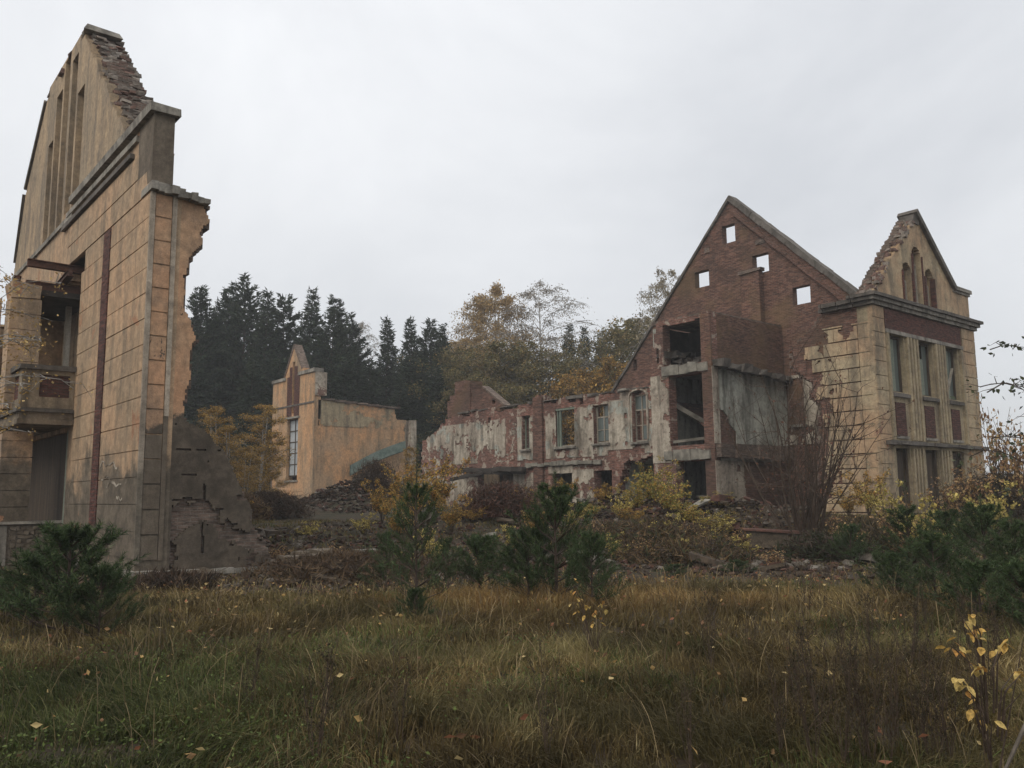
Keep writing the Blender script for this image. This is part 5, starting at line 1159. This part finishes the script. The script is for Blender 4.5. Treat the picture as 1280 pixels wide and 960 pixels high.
# ---- dark dry weeds
def weed(seed, H=1.1):
    global NP
    NP = np.random.default_rng(300+seed); r = random.Random(seed); root = thing('dry_weed', 'x', 'weed', (0, 0, 0), 'dark dry weeds standing in the meadow'); t = MB(); C = []
    for s in range(6):
        a = r.uniform(0, 6.28); h = H*r.uniform(.6, 1.); q = np.linspace(0, 1, 6)[:, None]; B = np.concatenate([math.cos(a)*.18*q, math.sin(a)*.18*q, h*q], 1)+np.cumsum(NP.normal(0, .008, (6, 3)), 0); t.tube(B, np.linspace(.006, .002, 6), 4)
        for j in range(9):
            f = r.uniform(.25, 1); pb = np.array([np.interp(f, q[:, 0], B[:, m]) for m in range(3)]); dd = rvec(1)[0]; dd[2] = abs(dd[2])+.5; E_ = pb+dd*.12; t.tube(np.array([pb, E_]), [.003, .0015], 3)
            C.append(pb+(E_-pb)*NP.uniform(0, 1.2, (7, 1))+NP.normal(0, .012, (7, 3)))
    C = np.concatenate(C); t.build('stem', M_['bark_bush'], root); tag(leaf_mesh('seed_heads', C, NP.uniform(.012, .032, len(C)), M_['leaf'], root, palette(len(C), [(.055, .045, .025), (.08, .062, .033), (.04, .038, .02)])), kind='stuff')
    return root
wp = [weed(1), weed(2, .9)]
wl = []
r = random.Random(77)
for (u, v) in ((1003, 690), (1012, 760), (1035, 775), (1075, 730), (1082, 760), (1100, 800), (1060, 830), (1130, 790), (1150, 840), (1000, 830), (1090, 860), (318, 790), (500, 790), (850, 850), (1180, 760), (1240, 740), (960, 800), (1120, 740), (680, 880), (400, 870), (1145, 720), (1200, 730), (1020, 720), (1050, 760), (1100, 700), (1125, 765), (1165, 790), (1070, 790), (1190, 800), (1215, 760), (985, 790), (1140, 870), (930, 760), (880, 730)):
    wl.append((u, v))
WLAB = ['tallest dark weed, straight below the bare bush', 'dark weed just below the tallest one', 'bushy dark weed right of and below the fallen slab', 'dark weed left of the right pine clump', 'dark weed between the bare bush and the near yellow leaves',
 'dark weed left of the near yellow sapling, upper of two', 'low dark weed in the right half of the meadow, middle height', 'dark weed at the left foot of the right pine clump', 'dark weed left of the yellow sapling leaves', 'dark weed below the fallen slab, close to the camera', 'lowest dark weed left of the yellow sapling',
 'thin dark weed in the green grass at the left', 'thin dark weed below the long-leader pine', 'small dark weed right of the centre of the meadow', 'dark weed before the pavilion-side pines', 'dark weed above the near yellow sapling', 'small dark weed right of the pale-leaved sapling', 'dark weed hugging the right pine clump', 'near dark weed at the bottom centre', 'near dark weed at the bottom left of centre', 'dark weed right under the tallest right pine', 'dark weed in front of the low dark pine at the right', 'dark weed right of the tallest one', 'dark weed below right of the tallest one', 'dark weed at the top edge of the meadow, left of the right pine clump', 'dark weed halfway between bare bush and yellow sapling', 'dark weed just left of the top yellow leaves', 'dark weed below the bushy weed group under the bare bush', 'dark weed touching the left yellow leaves', 'dark weed just above the top yellow leaves', 'lone dark weed left of the weed group under the bare bush', 'dark weed low beside the yellow sapling stems', 'lone dark weed below the small round pine', 'dark weed right under the small round pine']
for i, (u, v) in enumerate(wl):
    root = wp[i % 2] if i < 2 else copy_tree(wp[i % 2]); H = [1.1, .9][i % 2]*1.0; hh = .85 if i < 3 else r.uniform(.5, .8); q = ray(u, v)
    d = (EYE-hh)/(-(q[2]/(q @ yawv))) if q[2] < -.02 else 12; d = max(5.2, min(d, 17)); p = at(u, d); root.location = (p[0], p[1], G0(p)); s = hh/H; root.scale = (s*.8, s*.8, s); root.rotation_euler = (0, 0, r.uniform(0, 6))
    root['label'] = WLAB[i]

# ---- grass
def grass():
    global NP
    NP = np.random.default_rng(5)
    def field(n, d0, d1, bend=1.): 
        # uniform over the ground in view
        d = np.sqrt(NP.uniform(d0**2, d1**2, n)); x = NP.uniform(-.86, .92, n)*d; return x, d
    parts = []
    for n, d0, d1, hs, wd in ((155000, 3.9, 9, 1., .0038), (122000, 9, 16.0, .85, .0060), (60000, 14.5, 29, .55, .010)):
        x, d = field(n, d0, d1)
        cl = .5*fbm(x*1.6, d*1.6, 201)+.5*fbm(x*4.2, d*4.2, 202); big = fbm(x*.28, d*.30, 207, 3)
        keep = NP.random(n) < .25+1.15*sstep(.35, .6, cl)
        edge = 12.6+3.6*fbm(x*.55+40, d*.1, 261)
        if 8 < d0 < 14: keep &= (d < edge) | (NP.random(n) < .12)
        if d0 > 14: keep &= (fbm(x*.4, d*.5, 215) > .42)
        x = x[keep]; d = d[keep]; cl = cl[keep]; big = big[keep]
        parts.append((x, d, cl, big, np.full(len(x), hs), np.full(len(x), wd)))
    x, d, cl, big, hs, wd = [np.concatenate([p[i] for p in parts]) for i in range(6)]
    n = len(x); X = x*rightv[0]+d*yawv[0]; Y = x*rightv[1]+d*yawv[1]; Z = height(X, Y)
    ok = ~((X > 3.5) & (Y > 17.4) & (X < 5.8)); x, d, cl, big, hs, wd, X, Y, Z = [a[ok] for a in (x, d, cl, big, hs, wd, X, Y, Z)]; n = len(x)
    u = 640+x/d*1060
    green = sstep(560, 160, u)*sstep(10, 7.5, d)*sstep(.34, .50, fbm(x*.9, d*.9, 221)+.12)
    green = np.maximum(green, .45*sstep(.58, .68, fbm(x*.5, d*.5, 223)))
    orange = sstep(9.5, 12.5, d)*sstep(19, 15, d)*sstep(.44, .60, fbm(x*.6, d*.6, 224))*sstep(1150, 850, u)
    dark = sstep(.48, .60, fbm(x*.6, d*.7, 225))
    h = (.10+.26*cl+.05*orange-.07*green)*hs*NP.uniform(.55, 1.35, n)*(1-.30*sstep(7, 4.5, d))
    lean = NP.normal(0, .35, (n, 2))+np.stack([1.1*(fbm(x*1.6, d*1.6, 231)-.5)*2, 1.1*(fbm(x*1.6, d*1.6, 232)-.5)*2], 1)
    a = NP.uniform(0, 2*math.pi, n); side = np.stack([np.cos(a), np.sin(a), np.zeros(n)], 1)
    B = np.stack([X, Y, Z-.01], 1); L1 = np.concatenate([lean*.35, np.full((n, 1), .55)], 1)*h[:, None]; L2 = np.concatenate([lean*1.15, np.full((n, 1), .62)+NP.uniform(-.3, .38, (n, 1))], 1)*h[:, None]
    w = (wd*NP.uniform(.6, 1.5, n))[:, None]
    V = np.stack([B-side*w, B+side*w, B+L1-side*w*.75, B+L1+side*w*.75, B+L2], 1).reshape(-1, 3)
    brown = palette(n, [(.19, .135, .052), (.135, .098, .040), (.25, .19, .08), (.090, .064, .030), (.40, .32, .16)], .3, [.3, .28, .22, .14, .06])
    gcol = palette(n, [(.10, .125, .034), (.14, .16, .048), (.07, .09, .028), (.20, .19, .08)], .3); ocol = palette(n, [(.24, .135, .045), (.28, .17, .06), (.18, .10, .04), (.32, .23, .10)], .3)
    olive = palette(n, [(.115, .105, .042), (.15, .13, .055)], .3)
    mixo = (fbm(x*.8, d*.8, 241) > .5)[:, None]*.6
    c = brown*(1-mixo)+olive*mixo; c = c*(1-orange[:, None]*.7)+ocol*orange[:, None]*.7; pick = (NP.random(n) < green)[:, None]; c = np.where(pick, gcol, c); c = c*(1-.42*dark[:, None])*(.78+.22*sstep(5, 10, d))[:, None]
    i = np.arange(n)[:, None]*5
    Q = (i+np.array([[0, 1, 3, 2]])).astype(np.int32); T3 = (i+np.array([[2, 3, 4]])).astype(np.int32)
    o = mesh_np('meadow_grass', V, [Q, T3], M_['grass'], col=np.repeat(c, 5, 0)); tag(o, 'rough brown and green autumn grass covering the whole meadow', 'grass', kind='stuff')
    # seed stalks: taller pale bent stems
    m = 2600; x = NP.uniform(-.64, .64, m); d = np.sqrt(NP.uniform(4.4**2, 17**2, m)); x = x*d; X = x*rightv[0]+d*yawv[0]; Y = x*rightv[1]+d*yawv[1]; Z = height(X, Y)
    k = 5; q = np.linspace(0, 1, k); h = NP.uniform(.22, .55, m)*(1-.25*sstep(7, 4.5, d))*(1-.35*sstep(11, 15, d)); a = NP.uniform(0, 6.28, m); bend = NP.uniform(.1, .75, m)*h
    C = np.stack([X[:, None]+np.cos(a)[:, None]*bend[:, None]*q**2, Y[:, None]+np.sin(a)[:, None]*bend[:, None]*q**2, Z[:, None]+h[:, None]*(q-.28*(bend/h)[:, None]*q**3)], -1)
    sv = np.stack([-np.sin(a), np.cos(a), np.zeros(m)], 1)[:, None, :]*(.0008+.00020*d)[:, None, None]
    V = np.stack([C-sv, C+sv], 2).reshape(-1, 3); i = (np.arange(m)*k*2)[:, None, None]+(np.arange(k-1)*2)[None, :, None]+np.array([0, 1, 3, 2])[None, None, :]
    o = mesh_np('seed_stalks', V, [i.reshape(-1, 4).astype(np.int32)], M_['grass'], col=np.repeat(palette(m, [(.22, .165, .09), (.15, .11, .06), (.10, .07, .04)], .25), k*2, 0)); tag(o, 'tall pale bent grass stalks standing above the meadow grass', 'grass', kind='stuff')
    # broad low herbs in the green left part and fallen leaves
    m = 9000; x = NP.uniform(-.62, .62, m); d = np.sqrt(NP.uniform(4.5**2, 26**2, m)); x = x*d; X = x*rightv[0]+d*yawv[0]; Y = x*rightv[1]+d*yawv[1]; Z = height(X, Y)+NP.uniform(.02, .22, m)*sstep(18, 14, d)+.015
    keep = NP.random(m) < np.where(d < 14, .25, .9); C = np.stack([X, Y, Z], 1)[keep]
    leaf_mesh('fallen_leaves', C, NP.uniform(.03, .08, len(C)), M_['leaf'], None, palette(len(C), [(.40, .26, .10), (.25, .15, .07), (.16, .09, .05), (.50, .38, .18), (.30, .13, .07)]), flat=.35, off=np.zeros(3))
    tag(COL.objects[-1], 'scattered yellow and brown fallen leaves', 'leaves', kind='stuff')
    m = 9000; x = NP.uniform(-.62, .05, m); d = np.sqrt(NP.uniform(4.3**2, 9.5**2, m)); x = x*d; kk = fbm(x*1.1, d*1.1, 251) > .48; x = x[kk]; d = d[kk]; m = len(x); X = x*rightv[0]+d*yawv[0]; Y = x*rightv[1]+d*yawv[1]; C = np.stack([X, Y, height(X, Y)+NP.uniform(.02, .2, m)], 1)
    leaf_mesh('low_herbs', C, NP.uniform(.015, .035, m), M_['leaf'], None, palette(m, [(.08, .11, .03), (.11, .14, .04), (.07, .085, .03)]), flat=.5, off=np.zeros(3)); tag(COL.objects[-1], 'low green herbs between the grass at lower left', 'herbs', kind='stuff')
grass()

# ---- dead fern and bramble mounds on the debris
def tangle(name, label, u, d, rx, rz, n, cols, seed):
    global NP
    NP = np.random.default_rng(seed); p = at(u, d); z = G0(p); root = thing(name, label, 'bramble', (p[0], p[1], z))
    t = MB(); C = []
    for i in range(140):
        a = NP.uniform(0, 6.28); rr = rx*NP.uniform(.3, 1); q = np.linspace(0, 1, 5)[:, None]; st = np.array([p[0], p[1], z])+np.array([math.cos(a*3.1), math.sin(a*3.1), 0])*rx*NP.uniform(0, .7)
        B = st+np.concatenate([math.cos(a)*rr*q*.7, math.sin(a)*rr*q*.7, rz*NP.uniform(.6, 1.2)*np.sin(q*2.4)], 1)+NP.normal(0, .03, (5, 3)); t.tube(B, [.01, .008, .007, .005, .003], 3)
        C.append(B[1:]+NP.normal(0, .05, (4, 3)))
    t.build('stem', M_['bark'], root); th = NP.uniform(0, 6.28, n); ph = NP.uniform(0, 1.5, n); rad = NP.uniform(.4, 1.05, n)
    Cc = np.stack([p[0]+rx*rad*np.cos(th)*np.cos(ph), p[1]+rx*rad*np.sin(th)*np.cos(ph), z+rz*rad*np.sin(ph)], 1)
    D = rvec(n); D[:, 2] = np.abs(D[:, 2])
    tri_mesh('dry_fronds', Cc, D, NP.uniform(.12, .3, n), .035, M_['leaf'], root, palette(n, cols, .3))
BR = [(.055, .035, .025), (.085, .055, .035), (.04, .03, .02)]
tangle('bramble', 'dark dead bramble mound in front of the yellow pavilion window', 336, 33, 1.7, .95, 5200, BR, 801)
tangle('bramble', 'red-brown dead bramble under the charred canopy', 628, 27, 1.5, 1.0, 5200, [(.10, .05, .038), (.13, .07, .05), (.06, .04, .03)], 802)
tangle('bramble', 'brown dry fern patch at the foot of the young yellow birches', 300, 31, 1.2, .9, 3000, [(.16, .10, .05), (.10, .06, .035), (.22, .15, .07)], 803)
tangle('bramble', 'dark bramble hanging over the pavilion end, below the teal strip', 470, 42, 1.3, 1.6, 3200, BR, 804)
tangle('bramble', 'low brown dead undergrowth on the bank left of the fallen slab', 850, 20.3, 1.8, .45, 5200, [(.10, .065, .035), (.065, .045, .028), (.15, .10, .05), (.05, .055, .025)], 808)
tangle('bramble', 'brown dead undergrowth on the bank below the arched window', 800, 22.5, 2.4, .5, 5200, [(.10, .065, .035), (.065, .045, .028), (.15, .10, .05), (.05, .055, .025)], 809)
tangle('bramble', 'dark brown dead undergrowth between long-leader pine and left bank', 440, 17.8, 2.2, .4, 5200, [(.08, .05, .03), (.055, .04, .025), (.12, .08, .045)], 810)
tangle('bramble', 'low dead undergrowth under the pavilion side wall', 1075, 22.5, 2.2, .7, 5200, [(.08, .06, .03), (.055, .05, .025), (.14, .10, .05)], 811)
tangle('bramble', 'dark mossy bramble mound at the base of the bare bush', 1030, 20.5, 1.3, .6, 4200, [(.035, .045, .02), (.05, .05, .025), (.06, .04, .03)], 805)
tangle('bramble', 'low dark bramble in the corner between stone base and meadow', 215, 15.6, .9, .22, 2600, BR, 806)
tangle('bramble', 'dark undergrowth at the foot of the board fence', 1255, 27, 2.2, 1.3, 5200, [(.04, .04, .025), (.06, .045, .03)], 807)

# ---- rubble
def stone_mesh(seed, nm='brick', brick=True):
    r = np.random.default_rng(seed); V = np.array([(x, y, z) for z in (-1, 1) for x, y in ((-1, -1), (1, -1), (1, 1), (-1, 1))], float)*((.125, .06, .035) if brick else (.13, .11, .06))
    V += r.uniform(-.012 if brick else -.035, .012 if brick else .035, V.shape); me = bpy.data.meshes.new(nm); me.from_pydata([tuple(v) for v in V], [], MB.BQ); return me
def rubble(name, label, u, d, r_, n_ind, n_stuff, seed, top=.0):
    n_stuff = int(n_stuff*(1 if d > 40 else .65)); 
    rr = random.Random(seed); global NP
    NP = np.random.default_rng(seed); p = at(u, d); z = G0(p); root = thing(name, label, 'rubble', (p[0], p[1], z))
    mats = [M_['dark_rubble'], M_['brick_red_solid'], M_['dark_rubble'], M_['pale_rubble']]
    protos_ = []
    for i in range(8):
        me = stone_mesh(seed+i, 'brick', i % 4 != 3); me.materials.append(mats[i % 4]); protos_.append(me)
    for i in range(n_ind):
        a = rr.uniform(0, 6.28); q = r_*math.sqrt(rr.random()); x = p[0]+math.cos(a)*q; y = p[1]+math.sin(a)*q
        zz = float(height(x, y))+rr.uniform(-.01, .05)+max(0, top*(1-q/r_))
        o = bpy.data.objects.new('brick', protos_[rr.choice([0, 1, 1, 2, 3, 4, 5, 5, 6, 7])]); COL.objects.link(o); o.parent = root
        o.location = (x-p[0], y-p[1], zz-z); o.rotation_euler = (rr.gauss(0, .35), rr.gauss(0, .35), rr.uniform(0, 6.28)); s = rr.uniform(.4, .9); o.scale = (s, s, s)
    for i in range(7):
        a = rr.uniform(0, 6.28); q = r_*math.sqrt(rr.random()); x = p[0]+math.cos(a)*q; y = p[1]+math.sin(a)*q; zz = float(height(x, y))+.06+max(0, top*(1-q/r_))
        m = MB(); l_ = rr.uniform(.25, .6); ca_ = rr.uniform(0, 3.14); dd = np.array([math.cos(ca_), math.sin(ca_), rr.uniform(-.35, .35)])*l_
        m.beam((x-dd[0], y-dd[1], zz-dd[2]*.5), (x+dd[0], y+dd[1], zz+dd[2]), rr.uniform(.12, .35), rr.uniform(.06, .16), jit=.035)
        m.build('masonry_chunk' if i < 5 else 'timber', M_[['dark_rubble', 'slab', 'brick_red_solid', 'dark_rubble', 'pale_rubble', 'wood_dark', 'wood_dark'][i]], root)
    m = MB(); cs = [(.065, .040, .028), (.085, .046, .034), (.055, .043, .032), (.085, .07, .055), (.038, .028, .022), (.15, .13, .11)]
    for i in range(n_stuff):
        a = rr.uniform(0, 6.28); q = r_*1.5*math.sqrt(rr.random()); x = p[0]+math.cos(a)*q; y = p[1]+math.sin(a)*q; zz = float(height(x, y))+rr.uniform(-.02, .05)+max(0, top*(1-q/r_))*rr.random()
        sx_, sy_, sz_ = rr.uniform(.02, .09)*(2 if rr.random() < .06 else 1)*(1.8 if d > 40 else 1), rr.uniform(.02, .06), rr.uniform(.012, .035); V = np.array([(X_, Y_, Z_) for Z_ in (-1, 1) for X_, Y_ in ((-1, -1), (1, -1), (1, 1), (-1, 1))], float)*(sx_, sy_, sz_)+NP.uniform(-.02, .02, (8, 3))
        R_ = np.array(Matrix.Rotation(rr.uniform(0, 6.28), 3, 'Z') @ Matrix.Rotation(rr.gauss(0, .4), 3, 'X') @ Matrix.Rotation(rr.gauss(0, .4), 3, 'Y')); m.add(V @ R_.T+np.array([x, y, zz]), MB.BQ, cs[rr.choice([0, 1, 2, 2, 4, 4, 3, 5 if rr.random() < .4 else 4])])
    tag(m.build('broken_masonry', M_['rubble'], root, color=True), kind='stuff')
M_['brick_red_solid'] = simple('loose_red_brick', (.12, .055, .04), (.075, .042, .032), 6)
M_['dark_rubble'] = simple('dirty_stone', (.07, .055, .04), (.11, .085, .06), 5)
M_['pale_rubble'] = simple('pale_mortar_lumps', (.17, .15, .125), (.08, .065, .05), 8)
rubble('rubble_heap', 'scattered bricks and stones before the stone base of the left ruin', 300, 17.2, 2.2, 90, 900, 1001)
rubble('rubble_heap', 'pale white rubble on the bank left of the yellow pavilion', 325, 21.5, 1.5, 60, 700, 1002)
rubble('rubble_heap', 'dark rubble slope at the middle left of the bank', 430, 19.0, 3.0, 70, 1300, 1003)
rubble('rubble_heap', 'high brick heap below the yellow side wall', 448, 42.5, 4.0, 60, 3200, 1004, .7)
rubble('rubble_heap', 'reddish rubble between the two middle young pines', 632, 20.5, 2.2, 60, 900, 1005)
rubble('rubble_heap', 'leaf-strewn rubble bank below the dark openings', 850, 21.5, 3.0, 80, 1400, 1006, .15)
rubble('rubble_heap', 'brick rubble around the bare bush and fallen slab', 985, 19.5, 2.2, 90, 900, 1007)
rubble('rubble_heap', 'rubble heap at the foot of the white pier', 925, 25.5, 2.6, 50, 900, 1008, .3)
rubble('rubble_heap', 'rubble heap against the wing below the arched window', 790, 27.5, 2.6, 40, 900, 1009, .5)
rubble('rubble_heap', 'rubble on the bank in front of the charred canopy', 560, 24.5, 3.2, 40, 1100, 1010)

def slab():
    p = at(962, 22.2); z = G0(p)+.22; m = MB()
    d = rightv; n_ = yawv
    root = thing('fallen_slab', 'dark fallen concrete slab with a reddish rim lying left of the bare bush', 'slab', (p[0], p[1], z-.2))
    m.beam(p*np.array([1, 1, 0])-d*.75+np.array([0, 0, z+.10]), p*np.array([1, 1, 0])+d*.75+np.array([0, 0, z]), .35, .42, jit=.03); m.build('block', M_['dark_rubble'], root)
    m = MB(); m.beam(p*np.array([1, 1, 0])-d*.78+np.array([0, 0, z+.34]), p*np.array([1, 1, 0])+d*.76+np.array([0, 0, z+.24]), .42, .05, jit=.02); m.build('rim', M_['brick_red_solid'], root)
slab()

# ---- haze
def haze():
    m = bpy.data.materials.new('haze'); m.use_nodes = True; t = m.node_tree; t.nodes.clear(); o = t.nodes.new('ShaderNodeOutputMaterial'); v = t.nodes.new('ShaderNodeVolumePrincipled')
    v.inputs['Color'].default_value = (.90, .92, .94, 1); v.inputs['Density'].default_value = HAZE; v.inputs['Anisotropy'].default_value = .1
    t.links.new(v.outputs[0], o.inputs['Volume'])
    b = MB(); b.box(-640, 690, -640, 690, -1.6, 27); ob = b.build('haze', m); ob.data.materials[0] = m; tag(ob, kind='stuff')
HAZE = 0.0011
haze()
